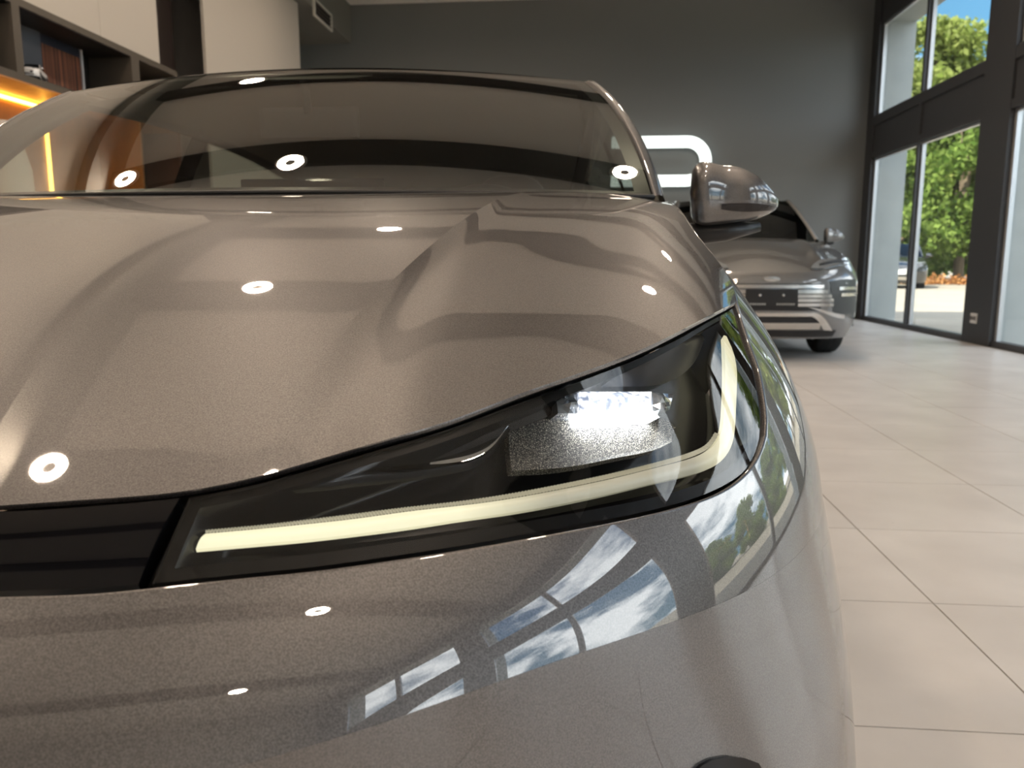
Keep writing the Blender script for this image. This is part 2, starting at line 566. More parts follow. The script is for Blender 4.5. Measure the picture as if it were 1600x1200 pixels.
for k, (y1, y0) in enumerate(BAYS):
    ym = (y0 + y1) / 2
    # spandrel between the lower and the upper lights, with its raised boards
    wbox('spandrel', (XW, y0, ZL1), (XW + 0.10, y1, ZU0), M_anthracite)
    wbox('spandrel_board', (XW - 0.025, y0, ZU0 - 0.13), (XW, y1, ZU0), M_anthracite)
    wbox('spandrel_board', (XW - 0.025, y0, ZL1), (XW, y1, ZL1 + 0.10), M_anthracite)
    wbox('spandrel_post', (XW - 0.024, ym - 0.05, ZL1 + 0.10), (XW, ym + 0.05, ZU0 - 0.13), M_anthracite)
    wbox('header', (XW, y0, ZU1), (XW + 0.10, y1, ZC), M_anthracite)
    wbox('outer_soffit', (XW + 0.10, y0, ZU1 + 0.03), (XW + 0.53, y1, ZC + 0.2), M_pier)
    for zlo, zhi in ((ZL0 - 0.07, ZL1), (ZU0, ZU1)):
        n = 1 + 2 * k + (1 if zlo > 1 else 0)
        w = empty('window_%d' % n, (XW + 0.05, ym, zlo))
        tag(w, ('tall lower' if zlo < 1 else 'upper') + ' two-pane window of the bay ' +
            ['next to the rear wall', 'beside the grey pillar with the socket', 'level with the car nose', 'behind the photographer', 'farthest behind the photographer'][min(k, 4)], kind='structure')
        def fb(name, lo, hi, m, w=w):
            return child_box(name, lo, hi, m, w)
        zb = zlo + (0.07 if zlo < 1 else 0.03)
        fb('bottom_rail', (XW + 0.0, y0, zlo), (XW + 0.10, y1, zb), M_frame_dark)
        fb('top_rail', (XW + 0.03, y0, zhi - 0.03), (XW + 0.08, y1, zhi), M_alu)
        fb('mullion', (XW - 0.02, ym - 0.03, zb), (XW + 0.03, ym + 0.03, zhi - 0.03), M_frame_dark)
        fb('mullion_frame', (XW + 0.03, ym - 0.06, zb), (XW + 0.08, ym + 0.06, zhi - 0.03), M_alu)
        for yy in (y0, y1 - 0.05):
            fb('side_frame', (XW + 0.03, yy, zb), (XW + 0.08, yy + 0.05, zhi - 0.03), M_alu)
        for ya, yb in ((y0 + 0.05, ym - 0.06), (ym + 0.06, y1 - 0.05)):
            fb('pane', (XW + 0.05, ya, zb), (XW + 0.056, yb, zhi - 0.03), M_pane)

# socket on the pillar
so = empty('wall_socket', (XW - 0.03, 9.82, 0.30))
tag(so, 'small white double socket low on the anthracite pillar', 'socket')
M_sock = mat('white_plastic', (0.75, 0.74, 0.72), 0.4)
box('plate', (-0.012, -0.075, -0.06), (0, 0.075, 0.06), M_sock, so, 0.004)
for s in (-1, 1):
    lathe('outlet', [(0.03, 0.002), (0.03, -0.004), (0.026, -0.004), (0.024, 0.0), (0.0, 0.0)], mat('socket_grey', (0.4, 0.39, 0.38), 0.5), so, 20, 'x').location = (-0.012, s * 0.035, 0)

# ------------------------------------------------------------------ ceiling beams and lamps
BEAMS = [-5.6, -2.0, 0.45, 2.88, 5.40, 7.80, 10.20, 12.60]
for k, y in enumerate(BEAMS):
    bm_ = box("trim_%d" % (k + 1), (-4.05, y - 0.22, ZC - 0.22), (XW - 0.05, y + 0.22, ZC), M_beam)
    tag(bm_, 'dark ceiling beam across the showroom, number %d from the front wall' % (k + 1), kind='structure')
LAMPS = [(-3.8, 2.88, 1, 'left row, first ahead of the photographer, nearest the shelves'), (-1.9, 2.68, 1, 'left row, mirrored in the windscreen of the front car'),
         (-2.95, 5.40, 1, 'left row, above the middle of the front car'), (-2.2, 7.80, 1, 'left row, over the space behind the front car'), (-2.3, 10.2, 1, 'left row, last before the rear wall'),
         (1.30, 7.05, 0, 'right row, in front of the parked grey car'), (2.10, 9.50, 0, 'right row, above the parked grey car'), (1.4, 2.95, 1, 'right row, beside the nose of the front car'),
         (1.4, 0.45, 1, 'right row, level with the photographer'), (1.4, -2.0, 1, 'right row, behind the photographer'), (-2.5, -2.0, 1, 'left row, behind the photographer'),
         (1.9, -5.6, 1, 'right row, added near the front wall to brighten the ceiling'), (-3.4, -5.6, 1, 'left row, added near the front wall to brighten the ceiling')]  # these two are added, unseen, to brighten the ceiling the bumper mirrors
for x, y, on_beam, words_ in LAMPS:
    ring_lamp(x, y, ZC - 0.22 * on_beam, 'round ring ceiling lamp, ' + words_)

# ================================================================== LEFT WALL: panels, display shelf, lit niche
XS = -4.2                      # front of the shelf unit
XB = -4.62                     # its back
def pl(px, py, X=XS):
    return at(px, py, 0, X)
M_shelf = mat('taupe_shelf_board', (0.075, 0.063, 0.05), 0.5)
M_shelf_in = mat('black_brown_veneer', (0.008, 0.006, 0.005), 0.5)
M_oak = mat('oak_veneer', (0.50, 0.22, 0.07), 0.5, noise=(2.4, (0.36, 0.15, 0.04), 0.35, 0.7, (4, 4, 0.7)))
y_div1a, y_div1b = pl(22, 60)[1], pl(34, 60)[1]
y_div2a, y_div2b = pl(206, 110)[1], pl(218, 110)[1]
y_end = pl(277, 112)[1]
z_top = pl(150, 53)[2]
z_bot = pl(70, 138)[2]
y_start = 2.2
sh = empty('display_shelf', (XS, (y_start + y_end) / 2, 0))
tag(sh, 'long taupe wall shelf with dark open boxes above the lit oak niche', 'shelf')
def sbox(name, lo, hi, m, b=0.0): return child_box(name, lo, hi, m, sh, b)
T = 0.055
sbox('top_board', (XB, y_start, z_top - T), (XS, y_end, z_top), M_shelf)
sbox('bottom_board', (XB, y_start, z_bot), (XS, y_end, z_bot + T), M_shelf)
for ya, yb in ((y_div1a, y_div1b), (y_div2a, y_div2b), (y_end - 0.05, y_end), (y_start, y_start + 0.06)):
    sbox('divider', (XB, min(ya, yb), z_bot + T), (XS, max(ya, yb), z_top - T), M_shelf)
sbox('back_panel', (XB - 0.02, y_start, z_bot), (XB, y_div2a, z_top), M_shelf_in)
sbox('back_panel', (XB - 0.02, y_div2a, z_bot), (XB, y_end, z_top), mat('grey_back_board', (0.40, 0.37, 0.33), 0.6))
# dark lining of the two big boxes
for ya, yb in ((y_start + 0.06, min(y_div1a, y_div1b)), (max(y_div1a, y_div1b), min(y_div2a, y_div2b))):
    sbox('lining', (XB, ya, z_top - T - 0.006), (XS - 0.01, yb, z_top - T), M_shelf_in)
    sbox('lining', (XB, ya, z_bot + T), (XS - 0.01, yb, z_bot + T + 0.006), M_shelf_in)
# lit niche below: oak back, side, strip lights
z_n0 = 0.75
y_niche = pl(160, 270, XB)[1]
sbox('niche_back', (XB - 0.02, y_start, z_n0), (XB, y_niche, z_bot), M_oak)
sbox('niche_side', (XB, y_niche - 0.03, z_n0), (XS, y_niche, z_bot), M_oak)
sbox('niche_top', (XB, y_start, z_bot - 0.012), (XS, y_end, z_bot), M_oak)
sbox('niche_counter', (XB, y_start, z_n0 - 0.04), (XS, y_niche, z_n0), M_oak)
M_led = mat('amber_led', (1, 0.7, 0.2), 0.5, emit=(1.0, 0.52, 0.07), emit_s=6.0)
pv = pl(72, 175, XB + 0.02); pa = pl(20, 153, XB + 0.02)
z_led = pl(40, 160, XB + 0.02)[2]
sbox('led_strip', (XB, y_start, z_led - 0.012), (XB + 0.02, pv[1] + 0.012, z_led + 0.012), M_led)
sbox('led_strip', (XB, pv[1] - 0.012, z_n0 + 0.02), (XB + 0.02, pv[1] + 0.012, z_led - 0.012), M_led)
base = box('base_cabinet', (XB, y_start, 0), (XS, y_niche, z_n0 - 0.04), M_shelf)
tag(base, 'low taupe base cabinet under the lit oak niche', 'cabinet')
for k in range(4):
    y0 = y_start + k * (y_niche - y_start) / 4; y1 = y0 + (y_niche - y_start) / 4
    d = child_box('door', (XS, y0 + .004, 0.08), (XS + 0.018, y1 - .004, z_n0 - 0.05), M_shelf, base, 0.002)
    h = box('handle', (0.009, -0.06, 0.2), (0.02, 0.06, 0.212), M_alu, d)

# wall panels above and beside
y_p1 = pl(248, 60)[1]; y_s1 = pl(157, 40)[1]
y_p2a = pl(321, 60)[1]; y_p2b = pl(468, 60)[1]
wp = empty('trim_20', (XS, y_p1, 0))
tag(wp, 'cream wall panels over the shelf and beside the dark strip', kind='structure')
child_box('panel', (XS - 0.04, y_start, z_top + 0.002), (XS - 0.005, y_s1 - 0.002, ZC - 0.625), M_white_wall, wp)
child_box('panel', (XS - 0.04, y_s1 + 0.002, z_top + 0.002), (XS - 0.005, y_p1, ZC - 0.625), M_white_wall, wp)
child_box('panel', (XS - 0.04, y_p2a, 0), (XS - 0.005, y_p2b, ZC - 0.625), M_white_wall, wp)
M_brown = mat('dark_brown_panel', (0.03, 0.021, 0.018), 0.5)
ymid = (y_p1 + y_p2a) / 2
child_box('dark_strip', (XB - 0.02, y_p1 - 0.3, 0), (XB, ymid, ZC - 0.625), mat('black_strip', (0.010, 0.010, 0.010), 0.5), wp)
child_box('dark_strip', (XB - 0.02, ymid, 0), (XB + 0.04, y_p2a + 0.02, ZC - 0.625), M_brown, wp)
child_box('return_panel', (XB, y_end + 0.02, 0), (XS - 0.045, y_end + 0.06, z_top - 0.1), mat('red_brown_panel', (0.16, 0.07, 0.045), 0.5), wp)
child_box('dark_strip', (XL, y_p2b - 0.03, 0), (XS - 0.045, y_p2b, ZC - 0.625), M_wall_dark, wp)

# air vent high in the corner
v0 = pl(488, 5, -4.05); v1 = pl(517, 42, -4.05)
bh = box('trim_21', (XL, YN, ZC - 0.62), (-4.05, YB, ZC - 0.001), mat('olive_grey_boxing', (0.20, 0.195, 0.175), 0.7))
tag(bh, 'olive grey duct boxing under the ceiling along the shelf wall', kind='structure')
vc = ((-4.05), (v0[1] + v1[1]) / 2, (pl(490, 20, -4.05)[2] + pl(516, 28, -4.05)[2]) / 2)
vt = empty('air_vent', vc)
tag(vt, 'white-framed air vent grille high on the dark rear corner', 'vent')
hw, hh = abs(v1[1] - v0[1]) / 2, 0.13
M_vent = mat('vent_white', (0.62, 0.6, 0.55), 0.5)
for lo, hi in (((-hw, hh - .03), (hw, hh)), ((-hw, -hh), (hw, -hh + .03)), ((-hw, -hh + .03), (-hw + .05, hh - .03)), ((hw - .05, -hh + .03), (hw, hh - .03))):
    box('frame', (0, lo[0], lo[1]), (0.03, hi[0], hi[1]), M_vent, vt)
box('duct', (0, -hw + .05, -hh + .03), (0.006, hw - .05, hh - .03), M_black, vt)
for k in range(4):
    z = -hh + .05 + k * (2 * hh - .1) / 3
    box('slat', (0.008, -hw + .05, z - .006), (0.024, hw - .05, z + .006), mat('vent_slat', (0.12, 0.10, 0.09), 0.5), vt)

# things on the shelf -------------------------------------------------
# printed display board leaning in the second box
zf = z_bot + T + 0.006
b0 = pl(64, 100, XB + 0.1)[1]; b1 = pl(132, 120, XB + 0.12)[1]
db = empty('display_board', (XB + 0.1, (b0 + b1) / 2, zf))
tag(db, 'printed backdrop board with warm red stripes behind the model car', 'board')
hb = (b1 - b0) / 2
M_print = mat('striped_print', (0.05, 0.02, 0.014), 0.5, noise=(9, (0.28, 0.10, 0.05), 0.42, 0.62, (0.2, 3.2, 0.05)))
box('printed_sheet', (-0.005, -hb, 0), (0.008, hb * 0.9, 0.40), M_print, db)
box('dark_header', (-0.006, -hb, 0.40), (0.009, hb * 0.9, 0.60), mat('night_blue_print', (0.012, 0.016, 0.03), 0.5), db)
box('white_edge', (-0.008, hb * 0.9, 0), (0.02, hb, 0.60), mat('card_white', (0.5, 0.5, 0.52), 0.6), db)
box('grey_block', (-0.02, -hb - 0.34, 0), (0.02, -hb - 0.01, 0.50), mat('slate_card', (0.09, 0.10, 0.12), 0.6), db)

# ================================================================== THE GREY CAR IN FRONT
CAR_X, CAR_Y = -0.636, 2.5
K, KZ = 0.86, 0.136
def zs_main(v):
    t = np.clip(v / K - 0.98, 0, None)
    return 0.9186 + 0.18 * (1 - np.exp(-(t / 0.5) ** 1.6))
def taper_main(v):
    return 0.049 * smooth01((v / K - 0.95) / 0.5)
def bow_main(u, v):
    return 0.019 * np.exp(-((u - 0.632) / 0.15) ** 2) * (v < 1.1)
ZCR, ZTOP = 0.695, 0.9186
V_AX = 1.31
B = Body(
    up=[(0.695, 0.280, 0.948, 2.10), (0.738, 0.308, 0.940, 2.12), (0.7767, 0.346, 0.927, 2.16), (0.824, 0.413, 0.905, 2.26), (0.867, 0.464, 0.877, 2.40), (0.9186, 0.507, 0.837, 2.60)],
    low=[(0.18, 0.40, 0.95, 2.4), (0.28, 0.362, 0.985, 2.6), (0.40, 0.335, 0.985, 2.55), (0.50, 0.315, 0.978, 2.40), (0.60, 0.298, 0.966, 2.22), (0.66, 0.287, 0.955, 2.14), (0.695, 0.280, 0.948, 2.10)],
    zc=ZCR, VB=1.16, VR=4.15, LR=0.55, zs=zs_main, ztop=ZTOP, taper=taper_main, org=(CAR_X, 0, 0), bow=bow_main)
car = empty('crossover_car', (CAR_X, CAR_Y, 0))
tag(car, 'metallic grey-brown crossover filling the foreground with its headlight lit', 'car')
OFF = np.array([0, CAR_Y, 0.0])
def L_(P):
    return np.asarray(P, float) - OFF

M_paint = paint('grey_brown_metallic', (0.083, 0.078, 0.078), (0.170, 0.160, 0.158))
M_gloss = mat('piano_black', (0.004, 0.004, 0.005), 0.05, 0, spec=0.32)
M_frit = mat('frit_black', (0.003, 0.003, 0.003), 0.35, spec=0.15)
M_rubber = mat('rubber_black', (0.010, 0.010, 0.011), 0.55)
M_trimblk = mat('trim_black', (0.012, 0.012, 0.013), 0.3)

# edge of the bonnet, traced: (w, zp)
A_px = [(0, 790), (160, 779), (290, 767), (400, 745), (500, 717), (600, 688), (700, 658), (800, 620), (900, 585), (1020, 538), (1060, 518), (1120, 487), (1150, 472)]
A_q = B.trace(A_px)
A_q[-1, 1] = min(A_q[-1, 1], ZTOP)
A_w = np.concatenate([[-A_q[0, 0], -A_q[0, 0] * .5, 0.0, A_q[0, 0] * .5], A_q[:, 0]])
A_zz = np.concatenate([[A_q[0, 1], A_q[0, 1] - .002, A_q[0, 1] - .003, A_q[0, 1] - .002], A_q[:, 1]])
A_f = spline(A_w, A_zz)
w_apex, z_apex = A_q[-1]
def row_A(t, dz=0.0):
    w = np.asarray(t) * w_apex
    return w, np.minimum(A_f(w), ZTOP + .001) + dz

# ---- bonnet: four-sided patch, bonnet edge / shoulder / cowl / centre line; one grid column runs along the crease
V_COWL, VC0, ZC0 = 1.531, 1.365, 1.0855
w_end = 1 + (V_COWL - B.VB) / (B.VR - B.VB)
wsamp = np.linspace(w_apex, w_end, 4000)
ssamp = B.P(wsamp, np.full(4000, ZTOP) - (ZTOP - z_apex) * np.linspace(1, 0, 4000) ** 4)
_hv = np.linspace(0.15, 1.75, 3201)                      # long section of the flat middle of the bonnet: its slope, summed up
_hs = spline([0.15, 0.44, 0.79, 1.00, 1.20, 1.365, 1.75], [0.455, 0.420, 0.365, 0.300, 0.205, 0.120, 0.0])(_hv)
_hz = np.concatenate([[0], np.cumsum((_hs[1:] + _hs[:-1]) / 2 * np.diff(_hv))])
_hz += 1.085 - np.interp(1.365, _hv, _hz)
def h_mid(v):
    return np.interp(v, _hv, _hz)
A3 = B.P(A_q[:, 0], A_q[:, 1])
for k in range(5):                                       # inboard, the edge lies on that section
    rr_ = ray(*A_px[k]); lo_t, hi_t = 0.2, 1.2
    for _ in range(50):
        mt = (lo_t + hi_t) / 2; p = _C + rr_ * mt
        if p[2] > h_mid(p[1]): lo_t = mt
        else: hi_t = mt
    A3[k] = _C + rr_ * lo_t - B.org
A3[5] = A3[5] * 0.5 + 0.5 * (A3[4] + (A3[6] - A3[4]) * 0.5)
v_f0 = A3[0, 1] - 0.030
fw = np.concatenate([-A_q[:6, 0][::-1], [0.0], A_q[:, 0]])
mirr = np.array([-1, 1, 1])
fP = np.concatenate([(A3[:6] * mirr)[::-1], [[0, v_f0, h_mid(v_f0)]], A3])
f_sp = [spline(fw, fP[:, k]) for k in range(3)]
def h_front(a):
    w = np.asarray(a) * w_apex
    return np.stack([f(w) for f in f_sp], -1)
def h_right(b):
    vv = ssamp[0, 1] + (V_COWL - ssamp[0, 1]) * b
    return np.stack([np.interp(vv, ssamp[:, 1], ssamp[:, k]) for k in range(3)], -1)
RE = ssamp[-1]; u_e = RE[0]
right = h_right(np.linspace(0, 1, 110))
def h_back(a):
    return np.stack([a * u_e, VC0 + (V_COWL - VC0) * a ** 2, 0 * a], -1)
F0 = h_front(np.array([0.0]))[0]; F1 = h_front(np.array([1.0]))[0]
def h_left(b):
    return np.stack([0 * b, F0[1] + (VC0 - F0[1]) * b, 0 * b], -1)
def coons(a, b):                                         # plan only, heights follow below
    aa, bb = a[..., None], b[..., None]
    S_ = (1 - bb) * h_front(a) + bb * h_back(a) + (1 - aa) * h_left(b) + aa * h_right(b)
    return S_ - ((1 - aa) * (1 - bb) * F0 + aa * (1 - bb) * F1 + (1 - aa) * bb * h_back(np.array(0.0)) + aa * bb * RE)
def u_crease(v): return 0.415 + 0.105 * np.clip((v - 0.72) / 0.60, 0, 1.2)
NB, NC1, NC2 = 120, 60, 80
b1 = np.linspace(0, 1, NB)
ac = np.full(NB, 0.5)
for _ in range(12):
    q = coons(ac, b1); e_ = coons(ac + 1e-3, b1)
    ac = np.clip(ac - (q[:, 0] - u_crease(q[:, 1])) / np.maximum((e_[:, 0] - q[:, 0]) / 1e-3, .1), 0.1, 0.9)
ac = np.convolve(np.pad(ac, 4, mode='edge'), np.ones(9) / 9, 'valid')
t1, t2 = np.linspace(0, 1, NC1), np.linspace(0, 1, NC2)[1:]
A2 = np.concatenate([ac[:, None] * t1[None], ac[:, None] + (1 - ac[:, None]) * t2[None]], 1)
B2d = np.broadcast_to(b1[:, None], A2.shape)
H = coons(A2, B2d)
T = np.clip((A2 - ac[:, None]) / (1 - ac[:, None]), 0, 1)
fr_row = h_front(A2[0]); gf = h_mid(fr_row[:, 1]) - fr_row[:, 2]         # how far the front edge lies below the middle section
rt_col = h_right(b1); gs = h_mid(rt_col[:, 1]) - rt_col[:, 2]            # the same along the shoulder
fade = smooth01((B2d - 0.10) / 0.32) * smooth01((1 - B2d) / 0.14 + 0.1)
x_ = np.maximum(H[..., 0] - H[:, NC1 - 1:NC1, 0], 0)
edge_ = smooth01((1 - T) / 0.45)
crease = 0.190 * 0.030 * (1 - np.exp(-x_ / 0.030)) * fade * edge_         # falls away outside the crease, then flattens
H[..., 2] = h_mid(H[..., 1]) - gs[:, None] * T ** 2.4 - (gf - gs[0] * T[0] ** 2.4)[None] * (1 - B2d) ** 2.5 - crease
H[..., 2] += 0.004 * np.exp(-((H[..., 0] - 0.74) / 0.06) ** 2) * fade * edge_      # swelling over the wing
# lip: fold the front edge down
full = np.concatenate([H[:, :0:-1] * np.array([-1, 1, 1]), H], 1)
def lip(P, drop, back_):
    q = P.copy(); q[:, 1] += back_; q[:, 2] -= drop
    return q
rows = [lip(full[0], 0.010, 0.024), lip(full[0], 0.006, 0.008), lip(full[0], 0.0035, 0.0012), lip(full[0], 0.0012, 0.0)]
full = np.concatenate([np.array(rows), full], 0)
hood = grid_obj('hood', L_(full), M_paint, car, flip=True)
hood.data.set_sharp_from_angle(angle=math.radians(4.0))

# ---- black gap filler behind bonnet edge, lamps and grille
wg = np.linspace(-w_apex, w_apex, 160)
zA = np.minimum(A_f(np.abs(wg)), ZTOP + .001)
rg = np.linspace(0, 1, 10)
LB_px = [(0, 933), (160, 927), (240, 919), (400, 902), (480, 894), (600, 878), (700, 863), (850, 837), (1000, 808), (1080, 787), (1132, 766), (1166, 740), (1186, 711), (1196, 681), (1197, 650), (1192, 611), (1184, 573), (1172, 540), (1161, 507), (1154, 476)]
LB_q = B.trace(LB_px)
LB_q[-1] = (w_apex, z_apex)
zB = np.interp(np.abs(wg), *zip(*sorted([(q[0], q[1]) for q in LB_q])))
G = np.stack([B.P(wg, zB - 0.01 + (zA + 0.004 - zB) * r, 0.055 * np.ones_like(wg) * smooth01((w_apex - np.abs(wg)) / .12) + 0.012) for r in rg])
grid_obj('front_seal', L_(G), M_frit, car)

# ---- bumper skin: from the black band and the lamp edge down to the crease
LBs = curve_pts(np.array(LB_px[:14]), 120)
q1 = B.trace(LBs)                                       # centre .. outer lower corner of the lamp
q0 = np.stack([np.linspace(0, q1[0, 0], 16)[:-1], np.full(15, q1[0, 1])], 1)
topc = np.concatenate([q0, q1])
w_split = topc[-1, 0]
def skin(top_w, top_z, bot_w, bot_z, rows, d=0.0, lipped=True):
    r = np.linspace(0, 1, rows)[:, None]
    W = top_w[None] * (1 - r) + bot_w[None] * r
    Zp = top_z[None] * (1 - r) + bot_z[None] * r
    return W, Zp
w_cr = np.linspace(0, 1, len(topc)) ** 1.0
s_top = np.concatenate([[0], np.cumsum(np.linalg.norm(np.diff(B.P(topc[:, 0], topc[:, 1]), axis=0), axis=1))])
s_top /= s_top[-1]
w_corner = 0.80
w_bot = np.interp(s_top, [0, 1], [0, w_corner])
W, Zp = skin(topc[:, 0], topc[:, 1], w_bot, np.full(len(topc), ZCR + 1e-4), 60)
Pn, Nn = B.P(W, Zp), B.N(W, Zp)
def with_lip(P, N, first=True):
    e = P[0] - N[0] * 0.007
    e1 = P[0] - N[0] * 0.002 + (P[0] - P[1]) / np.linalg.norm(P[0] - P[1], axis=-1, keepdims=True) * 0.0012
    return np.concatenate([[e], [e1], P], 0)
def both_sides(P):
    return np.concatenate([P[:, :0:-1] * np.array([-1, 1, 1]), P], 1)
grid_obj('bumper_skin', L_(both_sides(with_lip(Pn, Nn))), M_paint, car, flip=False)

def z_low(v):
    z = np.full_like(v, 0.22)
    for vw in (V_AX, 4.05):
        q = 0.395 ** 2 - (v - vw) ** 2
        z = np.where(q > 0, np.maximum(z, 0.345 + np.sqrt(np.maximum(q, 0))), z)
    return np.minimum(z, 0.645 + 0 * z) if False else z
# ---- wing: from the outer lamp edge and the shoulder line back to the door
qa = B.trace(curve_pts(np.array(LB_px[13:19]), 40))
w_door = 1 + (1.68 - B.VB) / (B.VR - B.VB)
qb_w = np.linspace(w_apex, w_door, 60)
tail = np.linspace(0, 1, 60)
qb = np.stack([qb_w, ZTOP + .001 - (ZTOP + .001 - z_apex) * (1 - tail) ** 4], 1)
topw = np.concatenate([qa, qb])
topw[:40, 0] = np.maximum.accumulate(topw[:40, 0] * 0 + topw[:40, 0]) if False else topw[:40, 0]
ss = np.concatenate([[0], np.cumsum(np.linalg.norm(np.diff(B.P(topw[:, 0], topw[:, 1]), axis=0), axis=1))]); ss /= ss[-1]
botw = w_corner + (w_door - w_corner) * np.interp(ss, [0, ss[39], 1], [0, 0.30, 1])
zbot = np.full(len(topw), ZCR + 1e-4)
for _ in range(4):
    zbot = np.maximum(ZCR + 1e-4, np.minimum(ZCR + (z_low(B.S(botw, zbot)[..., 1]) - ZCR) * (ZTOP - ZCR) / (zs_main(B.S(botw, zbot)[..., 1]) - ZCR), 0.90))
W, Zp = skin(topw[:, 0], topw[:, 1], botw, zbot, 50)
fender = grid_obj('fender', L_(with_lip(B.P(W, Zp), B.N(W, Zp))), M_paint, car)
mirror_tree(fender, car)

# ---- lower bumper and sill, cut round the wheels
wl_ = np.concatenate([np.linspace(-3, -2, 50)[:-1], np.linspace(-2, -1, 160)[:-1], np.linspace(-1, 1, 240), np.linspace(1, 2, 160)[1:], np.linspace(2, 3, 50)[1:]])
def lower_band(w, zt, rows):
    vmid = B.S(w, np.full_like(w, 0.5))[..., 1]
    zl = np.minimum(z_low(vmid), zt - 0.003)
    zl = np.where(np.abs(B.S(w, np.full_like(w, 0.5))[..., 0]) < 0.6, 0.22, zl)
    r = np.linspace(0, 1, rows)[:, None]
    return np.broadcast_to(w[None], (rows, len(w))), zt + (zl - zt)[None] * r
# below the crease the skin goes on; over the arches the crease band itself is cut
sel = np.abs(wl_) <= 1.0
W, Zp = lower_band(wl_[sel], ZCR, 36)
grid_obj('lower_bumper', L_(B.P(W, Zp)), M_paint, car)
for sgn in (1,):
    ws = wl_[(wl_ >= 1.0)]
    W, Zp = lower_band(ws, ZCR, 24)
    sill = grid_obj('side_skirt', L_(B.P(W, Zp)), M_paint, car)
    mirror_tree(sill, car)
# arch liners
for vw in (V_AX, 4.05):
    th = np.linspace(-0.15, PI + 0.15, 40)
    rr = [np.stack([np.full(40, uu), vw + rad * np.cos(th), 0.345 + rad * np.sin(th)], 1) for uu, rad in ((0.945, 0.394), (0.93, 0.39), (0.60, 0.40), (0.58, 0.20))]
    o = grid_obj('arch_liner', L_(np.array(rr)), M_rubber, car)
    mirror_tree(o, car)
# body sides from the door line to the tail (upper half) as doors
M_door = M_paint
cuts = [1.68, 2.68, 3.55]
def w_of(v): return 1 + (v - B.VB) / (B.VR - B.VB)
for k, (v0, v1) in enumerate(zip(cuts[:-1], cuts[1:])):
    W, Zp = np.meshgrid(np.linspace(w_of(v0) + .0012, w_of(v1) - .0012, 30), np.linspace(ZTOP + .001, ZCR, 16))
    d = grid_obj('front_door' if k == 0 else 'rear_door', L_(B.P(W, Zp)), M_paint, car)
    c0 = B.P(w_of(v1 - 0.2), 0.86)
    hnd = box('door_handle', (-0.012, -0.09, -0.012), (0.012, 0.09, 0.012), M_paint, d, 0.006)
    hnd.location = tuple(L_(c0) + np.array([0.008, 0, 0]))
    mirror_tree(d, car)
W, Zp = np.meshgrid(np.concatenate([np.linspace(w_of(3.55) + .0012, 2, 12)[:-1], np.linspace(2, 3, 40)]), np.linspace(ZTOP + .001, ZCR, 16))
rq = grid_obj('rear_quarter', L_(B.P(W, Zp)), M_paint, car)
mirror_tree(rq, car)

# ---- windscreen, pillars, roof
def wind(aa, bb, lift=0.0):
    u = aa * (0.765 + (0.631 - 0.765) * bb + 0.016 * 4 * bb * (1 - bb))
    v = 1.392 + 0.16 * aa ** 2 + (1.840 - 1.392 - 0.078 * aa ** 2) * bb
    z = 1.092 + (1.4035 - 0.0215 * aa ** 2 - 1.092) * bb + 0.020 * 4 * bb * (1 - bb) + lift
    return np.stack([u, v, z], -1)
M_wind = glass('windscreen_glass', (0.62, 0.66, 0.62), 1.7, extra=0.13)
AA, BB = np.meshgrid(np.linspace(-1, 1, 60), np.linspace(0, 1, 40))
ws_ = grid_obj('windshield', L_(wind(AA, BB)), M_wind, car, flip=True)
# printed black edge, just inside
for nm, (a0, a1, b0, b1) in {'border_bottom': (-1, 1, 0, 0.035), 'border_top': (-1, 1, 0.955, 1), 'border_side': (0.955, 1, 0.03, 0.96), 'border_side_': (-1, -0.955, 0.03, 0.96)}.items():
    AA, BB = np.meshgrid(np.linspace(a0, a1, 40), np.linspace(b0, b1, 30))
    grid_obj(nm.rstrip('_'), L_(wind(AA, BB, -0.004)), M_trimblk, ws_, flip=True)
# camera housing behind the glass top centre, with its vent ribs
AA, BB = np.meshgrid(np.linspace(-0.24, 0.24, 24), np.linspace(0, 1, 6))
hsg = wind(AA, 0.99 - 0.085 * BB * (1 - (AA / 0.24) ** 4 * .55), -0.008)
ch = grid_obj('camera_housing', L_(hsg), mat('housing_grey', (0.10, 0.095, 0.085), 0.5), ws_, flip=True)

# pillars and cant rails: from the windscreen edge over to the side glass
NBp = 50
bb = np.linspace(0, 1, NBp)
p0 = wind(np.ones(NBp), bb)
p1 = p0 + np.stack([0.034 + 0.006 * bb, 0.13 - 0.03 * bb, -0.030 + 0.008 * bb], 1)
mid = (p0 + p1) / 2 + np.stack([0.016 + 0 * bb, -0.030 + 0.01 * bb, 0.030 + 0.002 * bb], 1)
# rails on to the tail
vr = np.linspace(0, 1, 50)[1:]
r0 = p0[-1] + np.stack([0.015 * np.sin(PI * vr) - 0.06 * vr ** 2, 1.75 * vr, 0.060 * np.sin(PI * np.minimum(vr * 0.75, 1)) - 0.15 * vr ** 2.2], 1)
r1 = p1[-1] + np.stack([0.015 * np.sin(PI * vr) - 0.05 * vr ** 2, 1.72 * vr, 0.048 * np.sin(PI * np.minimum(vr * 0.75, 1)) - 0.17 * vr ** 2.2], 1)
rm = (r0 + r1) / 2 + np.array([0.014, 0, 0.018])
C0 = np.concatenate([p0, r0]); C1 = np.concatenate([p1, r1]); CM = np.concatenate([mid, rm])
t = np.linspace(0, 1, 9)[:, None, None]
pil = (1 - t) ** 2 * C0[None] + 2 * t * (1 - t) * CM[None] + t ** 2 * C1[None]
pil = np.concatenate([[C0 - np.array([0.012, 0, 0.016])], pil, [C1 - np.array([0.02, 0, 0.004])]], 0)
po = grid_obj('roof_pillar', L_(pil), M_paint, car, flip=True)
mirror_tree(po, car)
